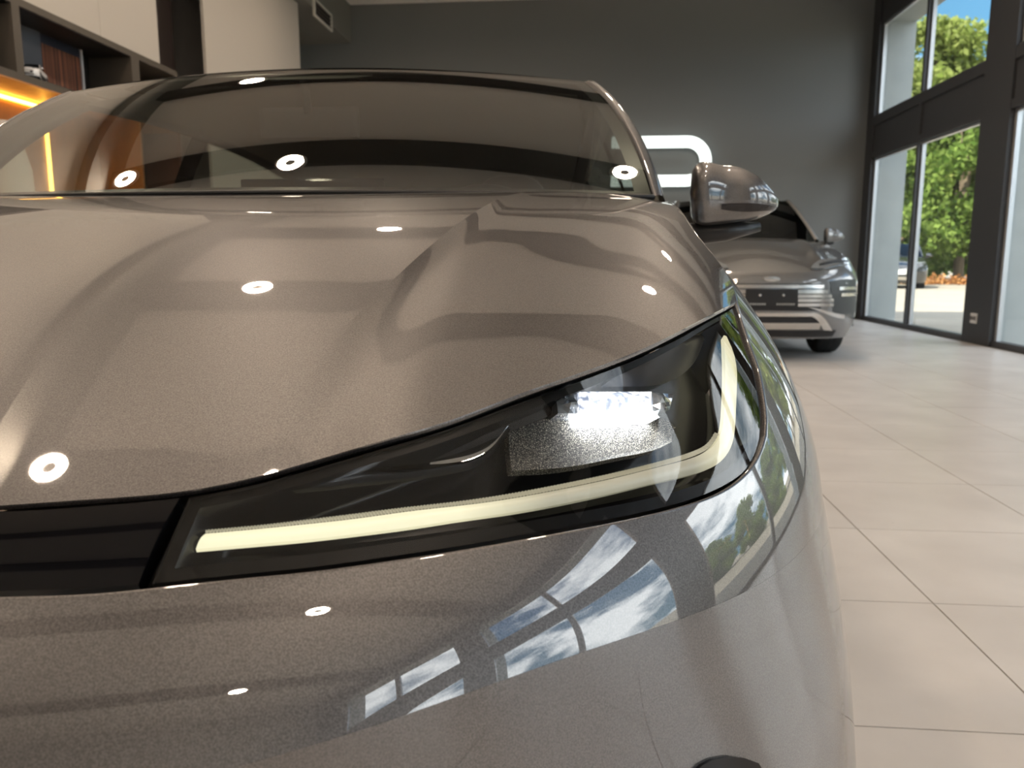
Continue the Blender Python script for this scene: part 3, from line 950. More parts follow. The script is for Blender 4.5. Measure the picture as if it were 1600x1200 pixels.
# seal between glass and pillar
sl = tube('windshield_seal', L_(p0 + np.array([0.0, 0.0, -0.003])), 0.003, M_rubber, car, 8)
mirror_tree(sl, car)
# roof skin
ar = np.linspace(-1, 1, 41)
vr2 = np.linspace(0, 1, 40)
edge_u = np.interp(vr2, np.concatenate([[0], vr]), np.concatenate([[p0[-1, 0]], r0[:, 0]]))
edge_v = np.interp(vr2, np.concatenate([[0], vr]), np.concatenate([[p0[-1, 1]], r0[:, 1]]))
edge_z = np.interp(vr2, np.concatenate([[0], vr]), np.concatenate([[p0[-1, 2]], r0[:, 2]]))
RF = np.stack([edge_u[:, None] * ar[None], edge_v[:, None] - 0.082 * (1 - ar[None] ** 2) * (1 - vr2[:, None]), edge_z[:, None] + 0.0235 * (1 - ar[None] ** 2) + 0.004 * smooth01(vr2[:, None] / 0.03)], -1)
roof = grid_obj('roof', L_(RF), M_paint, car, flip=False)
hl = RF.copy(); hl[..., 2] -= 0.03; hl[..., 0] *= 0.97
grid_obj('headliner', L_(hl), mat('headliner_cloth', (0.10, 0.095, 0.085), 0.95), car)
# side glass
M_sideglass = glass('side_glass', (0.60, 0.63, 0.60), 1.5)
belt = lambda v: np.stack([np.interp(v, [1.6, 2.1, 3.1, 4.0], [0.795, 0.80, 0.79, 0.70]), v, np.interp(v, [1.6, 1.9, 3.1, 4.0], [1.062, 1.075, 1.09, 1.14])], -1)
sv = np.concatenate([p1, r1])
def side_panel(name, v0, v1, m, parent, w=24, inset=0.0):
    vq = np.linspace(v0, v1, w)
    top = np.stack([np.interp(vq, sv[:, 1], sv[:, k]) for k in range(3)], -1)
    bot = belt(vq)
    bot[:, 2] = np.minimum(bot[:, 2], top[:, 2])
    r = np.linspace(0, 1, 8)[:, None, None]
    Pm = top[None] * (1 - r) + bot[None] * r
    Pm[..., 0] += 0.012 * np.sin(PI * r[..., 0]) - inset
    return grid_obj(name, L_(Pm), m, parent)
for nm, v0, v1 in (('front_side_window', 1.70, 2.62), ('rear_side_window', 2.73, 3.42), ('quarter_window', 3.50, 3.85)):
    mirror_tree(side_panel(nm, v0, v1, M_sideglass, car), car)
for v0, v1 in ((2.62, 2.73), (3.42, 3.50)):
    mirror_tree(side_panel('door_pillar', v0, v1, M_gloss, car, 6), car)
# belt shelf between the skin and the glass foot, then the tail
vq = np.linspace(1.60, 4.15, 60)
b_in = belt(vq); b_out = B.P(np.clip(w_of(vq), 1, 2), np.full(60, ZTOP + .001))
bl = np.stack([b_in * (1 - t_) + b_out * t_ for t_ in np.linspace(0, 1, 5)])
bo = grid_obj('belt_trim', L_(bl), M_trimblk, car, flip=True); mirror_tree(bo, car)
wt = np.concatenate([np.linspace(2, 3, 30), ])
tb = B.P(wt, np.full(30, ZTOP + .001)); 
aw = np.linspace(1, 0, 30)
tt = np.stack([RF[-1, -1, 0] * aw, RF[-1, -1, 1] + 0.02 * (1 - aw ** 2), edge_z[-1] + 0.0235 * (1 - aw ** 2)], 1)
r_ = np.linspace(0, 1, 20)[:, None, None]
TG = tt[None] * (1 - r_) + tb[None] * r_
TG[..., 2] += 0.05 * np.sin(PI * r_[..., 0])
grid_obj('rear_hatch', L_(both_sides(TG)), M_sideglass, car)

# ---- cowl: panel under the windscreen, wiper arms
AA, BB = np.meshgrid(np.linspace(-1, 1, 50), np.linspace(0, 1, 6))
cw = np.stack([AA * (u_e + (0.765 - u_e) * BB), (VC0 + (V_COWL - VC0) * AA ** 2) * (1 - BB) + (1.41 + 0.16 * AA ** 2) * BB - 0.01,
               (1.0855 + (right[-1, 2] - 1.0855) * np.abs(AA) ** 2.5 - 0.014) * (1 - BB) + 1.088 * BB], -1)
grid_obj('cowl_panel', L_(cw), M_rubber, car, flip=True)
sq_ = np.linspace(-1, 1, 60)
tube('cowl_seal', L_(np.stack([sq_ * 0.765, 1.386 + 0.16 * sq_ ** 2, 1.0905 + 0 * sq_], 1)), 0.0045, M_rubber, car, 8)
M_wiper = mat('wiper_black', (0.02, 0.02, 0.022), 0.25)
for x0, x1 in ((0.50, -0.12), (-0.02, -0.62)):
    qs = np.linspace(0, 1, 14); xs_ = x0 + (x1 - x0) * qs
    wp_ = tube('wiper_arm', L_(np.stack([xs_, 1.402 + 0.16 * (xs_ / 0.765) ** 2, 1.078 + 0.006 * np.sin(PI * qs)], 1)), 0.006, M_wiper, car, 8)
    xs2 = xs_ - 0.06
    tube('wiper_blade', L_(np.stack([xs2, 1.414 + 0.16 * (xs2 / 0.765) ** 2, np.full(14, 1.086)], 1)), 0.004, M_rubber, wp_, 6)

# ---- cabin
M_dash = mat('dashboard_black', (0.020, 0.019, 0.018), 0.6)
AA, BB = np.meshgrid(np.linspace(-1, 1, 40), np.linspace(0, 1, 14))
ds = np.stack([AA * 0.73, 1.45 + 0.14 * AA ** 2 * (1 - BB) + 0.45 * BB, 1.062 - 0.02 * BB - 0.03 * AA ** 2 * BB - 8.0 * np.clip(BB - 0.8, 0, 1) ** 2], -1)
grid_obj('dashboard', L_(ds), M_dash, car, flip=True)
box('centre_screen', (-0.17, 1.83 - CAR_Y, 0.99), (0.17, 1.85 - CAR_Y, 1.16), M_gloss, car, 0.006)
th = np.linspace(0, 2 * PI, 40, endpoint=False)
swc = np.array([0.37, 2.05 - CAR_Y, 0.98])
sw = tube('steering_wheel', [swc + np.array([0.185 * math.cos(q), 0.06 * math.sin(q), 0.175 * math.sin(q)]) for q in th], 0.016, M_dash, car, 10, True)
for ang in (0.2, PI - 0.2, -PI / 2):
    tube('spoke', [swc, swc + np.array([0.185 * math.cos(ang), 0.06 * math.sin(ang), 0.175 * math.sin(ang)])], 0.014, M_dash, sw, 8)
M_seat = mat('seat_leather', (0.045, 0.040, 0.036), 0.5)
def seat(x, y, w=0.26):
    o = empty('seat'); o.parent = car; o.location = (x, y - CAR_Y, 0)
    def cushion(name, c, s, rot):
        bm = bmesh.new(); bmesh.ops.create_cube(bm, size=2.0)
        bmesh.ops.subdivide_edges(bm, edges=bm.edges[:], cuts=5, use_grid_fill=True)
        for v in bm.verts:
            p = v.co.copy(); k = 3.2
            f = (abs(p.x) ** k + abs(p.y) ** k + abs(p.z) ** k) ** (1 / k)
            v.co = Vector((p.x / f * s[0] * (1 - 0.08 * p.z), p.y / f * s[1], p.z / f * s[2]))
        me = bpy.data.meshes.new(name); bm.to_mesh(me); bm.free(); me.materials.append(M_seat)
        me.polygons.foreach_set('use_smooth', [True] * len(me.polygons))
        q = bpy.data.objects.new(name, me); link(q, o); q.location = c; q.rotation_euler = (rot, 0, 0)
    cushion('seat_cushion', (0, 0, 0.45), (w, 0.27, 0.10), 0.1)
    cushion('backrest', (0, 0.30, 0.76), (w, 0.09, 0.36), -0.30)
    cushion('headrest', (0, 0.43, 1.17), (0.13, 0.06, 0.10), -0.15)
    return o
for x in (-0.37, 0.37):
    seat(x, 2.45)
for x in (-0.36, 0.36):
    seat(x, 3.30, 0.30)
rvm = empty('rear_view_mirror'); rvm.parent = car; rvm.location = (0.0, 1.84 - CAR_Y, 1.285)
box('mirror_case', (-0.115, -0.012, -0.035), (0.115, 0.012, 0.035), M_dash, rvm, 0.01)
tube('stem', [(0, -0.01, 0.02), (0, -0.03, 0.09)], 0.01, M_dash, rvm, 8)
# floor pan so that nobody looks through the car
box('floor_pan', (-0.56, 0.55 - CAR_Y, 0.18), (0.56, 4.45 - CAR_Y, 0.24), M_rubber, car)
box('firewall', (-0.75, 1.44 - CAR_Y, 0.24), (0.75, 1.48 - CAR_Y, 1.00), M_rubber, car)
box('radiator', (-0.56, 0.56 - CAR_Y, 0.24), (0.56, 0.64 - CAR_Y, 0.60), M_rubber, car)

# ---- low mouth in the middle of the bumper, below the picture's edge
wm_ = np.linspace(-0.42, 0.42, 60); rr_ = np.linspace(0, 1, 8)[:, None]
Zm = (0.50 - 0.02 * np.abs(wm_)) [None] * (1 - rr_) + 0.30 * rr_
Wm = wm_[None] * (0.9 + 0.1 * rr_)
lm_ = slab_obj('lower_mouth', L_(B.P(Wm, Zm, -0.003 + 0 * Wm)), L_(B.P(Wm, Zm, 0.03 + 0 * Wm)), M_rubber, car)
for zq in (0.35, 0.40, 0.45):
    wb_ = np.linspace(-0.38, 0.38, 50); rb_ = np.array([0, .5, 1])[:, None]
    Wb = np.broadcast_to(wb_[None], (3, 50)); Zb = zq + 0.012 * (0.5 - rb_) + 0 * Wb
    slab_obj('mouth_slat', L_(B.P(Wb, Zb, -0.010 + 0 * Wb)), L_(B.P(Wb, Zb, 0.0 + 0 * Wb)), M_gloss, lm_)

# ---- wheels
M_tyre = mat('tyre_rubber', (0.014, 0.014, 0.014), 0.75)
M_rim = mat('rim_silver', (0.45, 0.45, 0.46), 0.3, 0.9)
def wheel(parent, x, y, R=0.342, W=0.225, side=1):
    o = empty('wheel'); o.parent = parent; o.location = (x, y, R); o.scale.x = side
    lathe('tyre', [(R * .64, -W / 2), (R * .9, -W / 2 - .005), (R * .98, -W / 2 + .02), (R, -W / 2 + .05), (R, -.03), (R - .008, -.028), (R - .008, -.02), (R, -.018), (R, .018), (R - .008, .02), (R - .008, .028), (R, .03), (R, W / 2 - .05), (R * .98, W / 2 - .02), (R * .9, W / 2 + .005), (R * .64, W / 2)], M_tyre, o, 48, 'x')
    lathe('rim', [(R * .66, -W / 2 + .01), (R * .62, 0), (R * .62, W / 2 - .03), (R * .67, W / 2 - .004), (R * .64, W / 2 - .004), (R * .60, W / 2 - .03), (R * .55, 0.0), (0.03, 0.0)], M_rim, o, 40, 'x')
    for k in range(5):
        an = 2 * PI * k / 5
        c, s_ = math.cos(an), math.sin(an)
        tube('spoke', [(W / 2 - .03, .04 * c, .04 * s_), (W / 2 - .02, R * .35 * c, R * .35 * s_), (W / 2 - .015, R * .63 * c, R * .63 * s_)], [0.03, 0.024, 0.03], M_rim, o, 8)
    lathe('hub_cap', [(0.0, W / 2 - .005), (.035, W / 2 - .01), (.05, W / 2 - .04)], M_trimblk, o, 20, 'x')
    return o
for x, sd in ((0.83, 1), (-0.83, -1)):
    for y in (V_AX, 4.05):
        wheel(car, x, y - CAR_Y, side=sd)

# ---- door mirror
mx0 = np.array([0.978, 1.905, 1.112])
def ellipsoid_cap():
    n, m = 40, 40
    s_ = np.linspace(-1, 1, n); th = np.linspace(0, 2 * PI, m, endpoint=False)
    P = np.zeros((n, m, 3))
    for i, q in enumerate(s_):                      # q: -1 inner end .. 1 outer end
        f = (1 - abs(q) ** 3.4) ** (1 / 2.6)
        if q < 0: f = (1 - abs(q) ** 7) ** (1 / 3)
        top = 0.078 - 0.052 * max(q, -0.3) ** 2 - 0.014 * q
        bot = 0.068 - 0.028 * q - 0.006 * q * q
        for j, aang in enumerate(th):
            c, s2 = math.cos(aang), math.sin(aang)
            yy = -np.sign(c) * abs(c) ** 0.8 * f * (0.085 if c > 0 else 0.055)
            zz = np.sign(s2) * abs(s2) ** 0.75 * f * (top if s2 > 0 else bot)
            P[i, j] = (q * 0.118, yy + 0.03 * q * abs(q) , zz + 0.004 - 0.012 * q)
    return P
mr = empty('door_mirror'); mr.parent = car; mr.location = tuple(mx0 - OFF); mr.scale = (0.88, 0.88, 0.88)
Pm = ellipsoid_cap()
grid_obj('mirror_cap', Pm, M_paint, mr, close_m=True)
# black foot and arm
tube('arm', [(-0.20, 0.02, -0.10), (-0.12, 0.0, -0.092), (-0.02, -0.01, -0.084), (0.07, 0.0, -0.072)], [0.026, 0.030, 0.026, 0.012], M_trimblk, mr, 12)
# indicator slot in the front face
def cap_front(x, z, out=0.004):
    i = (x / 0.118 + 1) / 2 * 39
    row = Pm[int(np.clip(round(i), 0, 39))]
    f = row[row[:, 1] <= np.median(row[:, 1])]
    k = np.argmin(abs(f[:, 2] - z))
    return (x, f[k, 1] - out, z)
tt_ = np.linspace(0, 1, 24)
up_ = [cap_front(-0.045 + 0.155 * q, -0.014 - 0.010 * q ** 2 - 0.006 * (1 - math.sin(PI * min(q * 1.2 + .12, 1) / 2)), 0.003) for q in tt_]
lo_ = [cap_front(-0.045 + 0.152 * q, -0.040 + 0.010 * q ** 2 + 0.010 * (1 - math.sin(PI * min(q * 1.6 + .1, 1) / 2)), 0.003) for q in tt_]
UP, LO = np.array(up_), np.array(lo_)
slab_obj('indicator', np.array([UP, (UP + LO) / 2 + np.array([0, -.002, 0]), LO]), np.array([UP, (UP + LO) / 2, LO]) + np.array([0, .02, 0]), mat('indicator_dark', (0.02, 0.018, 0.02), 0.15), mr)
lathe('mirror_glass', [(0.0, 0.048), (0.07, 0.048), (0.072, 0.040)], mat('mirror_silver', (0.8, 0.8, 0.82), 0.02, 1.0), mr, 32, 'y').scale = (1.4, 1, 0.9)
mirror_tree(mr, car)
# small triangular foot of the pillar

# ================================================================== HEADLIGHT (traced on the body skin, built behind a clear lens)
hlm = empty('headlight'); hlm.parent = car
M_lens = glass('lamp_lens', (0.90, 0.91, 0.92), 1.54)
M_house = mat('lamp_black', (0.007, 0.007, 0.008), 0.25, 0.0, spec=0.4)
RW = dict(wr=(0.02, 1.15), zr=(0.60, 0.94))
lens_bot = [(238, 912), (400, 895), (480, 887), (600, 871), (700, 856), (850, 830), (1000, 801), (1080, 780), (1128, 760), (1162, 737), (1183, 709), (1192, 680), (1193, 650), (1189, 612), (1181, 574), (1170, 540), (1159, 509), (1152, 482)]
lens_top = [(296, 778), (400, 757), (500, 730), (600, 701), (700, 671), (800, 634), (900, 598), (1020, 550), (1060, 530), (1115, 499), (1140, 485), (1150, 478)]
NT, NR = 110, 30
D0 = 0.0035
pb = curve_pts(np.array(lens_bot, float), 400); pt = curve_pts(np.array(lens_top, float), 400)
# matching stations: the corner of the lamp meets the top edge at x about 985
i_c = int(np.argmin(abs(pb[:, 0] - 1162) + abs(pb[:, 1] - 737))); j_c = int(np.argmin(abs(pt[:, 0] - 985)))
tt = np.linspace(0, 1, NT)
ib = np.interp(tt, [0, 0.72, 1], [0, i_c, 399]); it = np.interp(tt, [0, 0.72, 1], [0, j_c, 399])
ib = np.interp(tt, [0, .6, .8, 1], np.interp([0, .6, .8, 1], tt, ib)); it = np.interp(tt, [0, .6, .8, 1], np.interp([0, .6, .8, 1], tt, it))
pick = lambda arr, idx: np.stack([np.interp(idx, np.arange(400), arr[:, k]) for k in range(2)], 1)
qb_ = B.trace(pick(pb, ib), d=D0, **RW); qt_ = B.trace(pick(pt, it), d=D0, **RW)
r = np.linspace(0, 1, NR)[:, None]
LW = qt_[:, 0][None] * (1 - r) + qb_[:, 0][None] * r
LZ = qt_[:, 1][None] * (1 - r) + qb_[:, 1][None] * r
lens_P = B.P(LW, LZ, D0)
lens_N = B.N(LW, LZ)
lens = grid_obj('lens_cover', L_(lens_P), M_lens, hlm)
# rim of the lens, black, returning into the body
edge_loop = np.concatenate([lens_P[0], lens_P[1:, -1], lens_P[-1, ::-1][1:], lens_P[::-1, 0][1:-1]])
edge_N = np.concatenate([lens_N[0], lens_N[1:, -1], lens_N[-1, ::-1][1:], lens_N[::-1, 0][1:-1]])
cen = lens_P[NR // 2, NT // 2]
inn = []
Pin = B.P(LW, LZ, D0 + 0.004)
def shrink(P, k):
    """move the outline inwards by about k metres along the grid"""
    out = P.copy()
    return out
# rim strips (four sides), inside the lens skin
def strip(P0, P1, name):
    return grid_obj(name, L_(np.array([P0, P1])), M_frit, lens)
wid = 0.007
top_in = Pin[0] + (Pin[-1] - Pin[0]) / np.linalg.norm(Pin[-1] - Pin[0], axis=1, keepdims=True) * np.minimum(wid, np.linalg.norm(Pin[-1] - Pin[0], axis=1, keepdims=True) * .3)
bot_in = Pin[-1] + (Pin[0] - Pin[-1]) / np.linalg.norm(Pin[-1] - Pin[0], axis=1, keepdims=True) * np.minimum(0.011, np.linalg.norm(Pin[-1] - Pin[0], axis=1, keepdims=True) * .3)
strip(Pin[0], top_in, 'lens_rim'); strip(Pin[-1], bot_in, 'lens_rim')
lf = Pin[:, 0]; lf2 = Pin[:, 0] * 0.0 + Pin[:, 3]
strip(lf, lf + (lf2 - lf) / np.linalg.norm(lf2 - lf, axis=1, keepdims=True) * 0.008, 'lens_rim')
# skirt of the lens going inwards (dark)
sk0 = edge_loop; sk1 = edge_loop - edge_N * 0.02
grid_obj('lens_skirt', L_(np.array([np.vstack([sk0, sk0[:1]]), np.vstack([sk1, sk1[:1]])])), M_frit, lens)

# housing bowl
ed = np.minimum(np.minimum(np.arange(NR)[:, None], NR - 1 - np.arange(NR)[:, None]) / (NR * 0.09), np.minimum(np.arange(NT)[None], (NT - 1 - np.arange(NT)[None]) * 1.0) / (NT * 0.06))
depth = D0 + 0.010 + 0.045 * smooth01(ed)
grid_obj('housing', L_(B.P(LW, LZ, depth)), M_house, hlm)

def band(name, inner, outer, d_face, d_back, m, n=60, parent=hlm, across=4, crown=0.0, d_face2=None):
    """a solid strip between two traced edges"""
    pi_, po_ = curve_pts(np.array(inner, float), n), curve_pts(np.array(outer, float), n)
    d2 = d_face if d_face2 is None else d_face2
    qi, qo = B.trace(pi_, d=d_face, **RW), B.trace(po_, d=d2, **RW)
    rr = np.linspace(0, 1, across)[:, None]
    W = qi[:, 0][None] * (1 - rr) + qo[:, 0][None] * rr
    Z_ = qi[:, 1][None] * (1 - rr) + qo[:, 1][None] * rr
    dd = d_face * (1 - rr) + d2 * rr - crown * np.sin(PI * rr)
    dd = np.broadcast_to(dd, W.shape)
    return slab_obj(name, L_(B.P(W, Z_, dd)), L_(B.P(W, Z_, dd + (d_back - d_face))), m, parent)

# daytime light: lower bar, corner and upright
in_px = [(321, 834), (400, 827), (480, 819), (560, 810), (640, 799), (720, 790), (800, 779), (880, 764), (960, 747), (1040, 727), (1090, 712), (1113, 698), (1126, 678), (1131, 650), (1133, 610), (1133, 565), (1131, 523)]
out_px = [(306, 858), (400, 850), (480, 843), (560, 834), (640, 824), (720, 812), (800, 801), (880, 787), (960, 770), (1040, 751), (1096, 737), (1125, 722), (1143, 696), (1149, 660), (1151, 615), (1151, 565), (1144, 520)]
def drl_material():
    m = mat('daytime_light', (0.42, 0.41, 0.36), 0.35)
    nt = m.node_tree; bs = nt.nodes['Principled BSDF']
    tc = nt.nodes.new('ShaderNodeTexCoord'); sp = nt.nodes.new('ShaderNodeSeparateXYZ')
    nt.links.new(tc.outputs['Object'], sp.inputs[0])
    rp = nt.nodes.new('ShaderNodeValToRGB')       # the guide glows most at its ends, where the diodes sit
    e = rp.color_ramp.elements
    e[0].position = 0.0; e[0].color = (1.0, 1.0, 1.0, 1); e[1].position = 1.0; e[1].color = (0.85, 0.85, 0.85, 1)
    for p, g in ((0.40, 0.85), (0.55, 0.25), (0.84, 0.16), (0.93, 0.75)):
        k = e.new(p); k.color = (g, g, g, 1)
    mr_ = nt.nodes.new('ShaderNodeMapRange')
    mr_.inputs['From Min'].default_value = 0.385; mr_.inputs['From Max'].default_value = 0.80
    nt.links.new(sp.outputs['X'], mr_.inputs['Value']); nt.links.new(mr_.outputs[0], rp.inputs[0])
    bs.inputs['Emission Color'].default_value = (1.0, 0.93, 0.60, 1)
    mu = nt.nodes.new('ShaderNodeMath'); mu.operation = 'MULTIPLY'; mu.inputs[1].default_value = 0.36
    nt.links.new(rp.outputs[0], mu.inputs[0]); nt.links.new(mu.outputs[0], bs.inputs['Emission Strength'])
    return m
M_drl = drl_material()
band('daytime_light', in_px, out_px, 0.024, 0.028, M_drl, 140, crown=0.003, across=6)
# ribbed upper lip of the light guide
rib_in = [(321, 827), (400, 820), (480, 811), (560, 801), (640, 791), (720, 782), (800, 770), (880, 755), (960, 738), (1040, 718), (1085, 704), (1106, 692), (1118, 674)]
rib_out = [(321, 833), (400, 826), (480, 818), (560, 809), (640, 798), (720, 789), (800, 778), (880, 763), (960, 746), (1040, 726), (1088, 711), (1111, 697), (1124, 677)]
pi_, po_ = curve_pts(np.array(rib_in, float), 320), curve_pts(np.array(rib_out, float), 320)
qi, qo = B.trace(pi_, d=0.030, **RW), B.trace(po_, d=0.024, **RW)
zig = np.where(np.arange(320) % 2 == 0, 0.0, 0.0016)
RBp = np.array([B.P(qi[:, 0], qi[:, 1], 0.030 + zig), B.P(qo[:, 0], qo[:, 1], 0.0235 + zig)])
M_rib = mat('ribbed_guide', (0.35, 0.34, 0.30), 0.25, 0.3, emit=(1.0, 0.92, 0.62), emit_s=0.11)
ro = grid_obj('ribbed_edge', L_(RBp), M_rib, hlm, smooth=False)

# crystal projector block
def px_patch(poly_tl_tr_br_bl, n, m, d):
    tl, tr, br, bl = [np.array(p, float) for p in poly_tl_tr_br_bl]
    pts = []
    for i in range(n):
        for j in range(m):
            y, x = i / (n - 1), j / (m - 1)
            pts.append((tl * (1 - x) + tr * x) * (1 - y) + (bl * (1 - x) + br * x) * y)
    q = B.inv_many(pts, d, **RW)
    W, Zq = q[:, 0].reshape(n, m), q[:, 1].reshape(n, m)
    return W, Zq
random.seed(4); np.random.seed(4)
M_crys_on = mat('crystal_lit', (0.9, 0.92, 0.95), 0.05, 0.0, coat=1.0, emit=(0.95, 0.98, 1.0), emit_s=2.6)
M_crys = mat('crystal_clear', (0.32, 0.34, 0.36), 0.06, 0.55, coat=1.0)
def crystal(name, poly, n, m, d, jag, mtl, back=0.02):
    W, Zq = px_patch(poly, n, m, d)
    j = np.random.rand(n, m) * jag; j[0] = j[-1] = 0; j[:, 0] = j[:, -1] = 0
    return slab_obj(name, L_(B.P(W, Zq, d - j)), L_(B.P(W, Zq, d + back + 0 * j)), mtl, hlm, smooth=False)
crystal('crystal_end', [(869, 622), (905, 613), (905, 647), (872, 646)], 5, 5, 0.030, 0.006, M_crys)
crystal('crystal_end', [(1020, 613), (1052, 616), (1046, 640), (1020, 654)], 5, 5, 0.030, 0.006, M_crys)
def lit_crystal():
    m = mat('crystal_core', (0.85, 0.88, 0.92), 0.05, 0.2, coat=1.0)
    nt = m.node_tree; bs = nt.nodes['Principled BSDF']
    tc = nt.nodes.new('ShaderNodeTexCoord')
    vo = nt.nodes.new('ShaderNodeTexVoronoi'); vo.inputs['Scale'].default_value = 210
    rp = nt.nodes.new('ShaderNodeValToRGB')
    rp.color_ramp.elements[0].position = 0.15; rp.color_ramp.elements[0].color = (1, 1, 1, 1)
    rp.color_ramp.elements[1].position = 0.75; rp.color_ramp.elements[1].color = (0.10, 0.13, 0.20, 1)
    nt.links.new(tc.outputs['Object'], vo.inputs['Vector']); nt.links.new(vo.outputs['Distance'], rp.inputs[0])
    nt.links.new(rp.outputs[0], bs.inputs['Emission Color'])
    bs.inputs['Emission Strength'].default_value = 0.9
    return m
crystal('crystal_core', [(906, 612), (1018, 612), (1018, 640), (906, 643)], 6, 14, 0.026, 0.006, lit_crystal())
crystal('projector_slot', [(906, 644), (1019, 641), (1030, 652), (908, 658)], 3, 14, 0.028, 0.002, mat('projector_glow', (1, 1, 1), 0.3, emit=(0.96, 0.98, 1.0), emit_s=11.0))
# ledge below that catches the beam: black glitter
def glitter():
    m = mat('glitter_black', (0.02, 0.02, 0.022), 0.75, 0.0, spec=0.15)
    nt = m.node_tree; bs = nt.nodes['Principled BSDF']
    tc = nt.nodes.new('ShaderNodeTexCoord')
    vo = nt.nodes.new('ShaderNodeTexNoise'); vo.inputs['Scale'].default_value = 1300; vo.inputs['Detail'].default_value = 2
    rp = nt.nodes.new('ShaderNodeValToRGB')
    rp.color_ramp.elements[0].position = 0.55; rp.color_ramp.elements[0].color = (0.012, 0.012, 0.014, 1)
    rp.color_ramp.elements[1].position = 0.70; rp.color_ramp.elements[1].color = (0.80, 0.76, 0.62, 1)
    nt.links.new(tc.outputs['Object'], vo.inputs['Vector']); nt.links.new(vo.outputs[0], rp.inputs[0])
    nt.links.new(rp.outputs[0], bs.inputs['Base Color'])
    return m
led_top = [(795, 664), (850, 655), (905, 656), (970, 655), (1035, 652), (1056, 668)]
led_bot = [(800, 735), (850, 733), (905, 727), (970, 714), (1030, 700), (1050, 690)]
band('projector_ledge', led_top, led_bot, 0.046, 0.056, glitter(), 50, across=10, d_face2=0.020, crown=-0.004)
# dark bezel shelf and the chrome blade
blade_top = [(452, 764), (520, 745), (560, 736), (640, 727), (700, 718), (745, 707), (768, 694), (783, 678), (794, 665)]
blade_bot = [(453, 766), (520, 760), (560, 755), (640, 747), (700, 737), (745, 726), (772, 708), (788, 688), (798, 670)]
M_chrome = mat('smoked_chrome', (0.55, 0.55, 0.56), 0.04, 1.0)
band('chrome_blade', blade_top, blade_bot, 0.025, 0.030, M_chrome, 60, across=9, d_face2=0.021, crown=-0.0015)
bz_top = [(330, 778), (452, 742), (560, 712), (700, 676), (790, 643), (862, 618)]
bz_bot = [(330, 790), (452, 760), (560, 733), (700, 713), (775, 684), (862, 648)]
band('bezel', bz_top, bz_bot, 0.030, 0.050, M_house, 50, across=4, d_face2=0.042)
fin_t = [(862, 604), (960, 566), (1040, 543), (1085, 524), (1096, 524)]
fin_b = [(865, 612), (960, 604), (1040, 598), (1085, 566), (1100, 532)]
band('bezel', fin_t, fin_b, 0.018, 0.040, mat('bezel_grey', (0.03, 0.03, 0.032), 0.3), 40, across=4, d_face2=0.040)
lw_t = [(330, 873), (480, 858), (640, 838), (800, 815), (960, 784), (1080, 755), (1140, 725), (1160, 690)]
lw_b = [(300, 886), (480, 868), (640, 850), (800, 826), (960, 795), (1085, 766), (1150, 732), (1170, 692)]
band('lower_bezel', lw_t, lw_b, 0.034, 0.044, M_gloss, 60, across=4, d_face2=0.014)
mirror_tree(hlm, car)

# ---- gloss black grille panel between the lamps, with its slanted ends
gq_t = B.trace([(0, 800), (80, 796), (160, 790), (240, 783), (281, 778)], d=0.007)
gq_b = B.trace([(0, 924), (60, 922), (120, 920), (180, 917), (216, 914)], d=0.007)
n_ = 60
sg = np.linspace(-1, 1, n_)
tw = sg * gq_t[-1, 0]; bw = sg * gq_b[-1, 0]
tz = np.interp(np.abs(tw), gq_t[:, 0], gq_t[:, 1]); bz = np.interp(np.abs(bw), gq_b[:, 0], gq_b[:, 1])
rr = np.linspace(0, 1, 12)[:, None]
W = tw[None] * (1 - rr) + bw[None] * rr; Zg = tz[None] * (1 - rr) + bz[None] * rr
slab_obj('grille_panel', L_(B.P(W, Zg, 0.007 - 0.004 * np.sin(PI * rr) + 0 * W)), L_(B.P(W, Zg, 0.022 + 0 * W)), M_gloss, car)
# ---- dark air curtain low in the bumper corner
ai = [(1085, 1206), (1096, 1195), (1112, 1187), (1138, 1182), (1162, 1184), (1184, 1192), (1192, 1206)]
q = B.trace(ai, d=-0.002, wr=(0.3, 1.0), zr=(0.3, 0.64))
lowq = q.copy(); lowq[:, 1] -= 0.11
rr = np.linspace(0, 1, 8)[:, None]
W = q[:, 0][None] * (1 - rr) + lowq[:, 0][None] * rr; Zg = q[:, 1][None] * (1 - rr) + lowq[:, 1][None] * rr
inl = slab_obj('air_curtain', L_(B.P(W, Zg, -0.003 + 0 * W)), L_(B.P(W, Zg, 0.03 + 0 * W)), M_gloss, car)
mirror_tree(inl, car)

# ================================================================== OTHER CARS (one builder: body, bonnet, lamps, grille bars, glass, wheels)
C2_X, C2_Y = 1.78, 7.75
def zs_2(v):
    return 0.97 + 0.20 * smooth01((v - 0.35) / 1.1)
B2 = Body(
    up=[(0.60, 0.0, 0.972, 3.0), (0.72, 0.0, 0.972, 3.0), (0.80, 0.018, 0.968, 3.0), (0.88, 0.07, 0.95, 2.8), (0.97, 0.17, 0.905, 2.6)],
    low=[(0.20, 0.14, 0.90, 3.0), (0.35, 0.05, 0.962, 3.0), (0.50, 0.01, 0.972, 3.0), (0.60, 0.0, 0.972, 3.0)],
    zc=0.60, VB=0.85, VR=3.95, LR=0.65, zs=zs_2, ztop=0.97, taper=lambda v: 0.06 * smooth01((v - 0.5) / 0.8), org=(C2_X, C2_Y, 0))
R2 = dict(wr=(0.0, 1.1), zr=(0.21, 0.97))
M_blackpl = mat('rough_black_plastic', (0.016, 0.016, 0.018), 0.6)
M_satin = mat('satin_chrome', (0.62, 0.60, 0.57), 0.22, 0.9)
M_lamp2 = mat('lamp_clear', (0.30, 0.32, 0.33), 0.08, 0.4, coat=1.0)
M_glass2 = glass('tinted_glass', (0.10, 0.11, 0.11), 1.5)
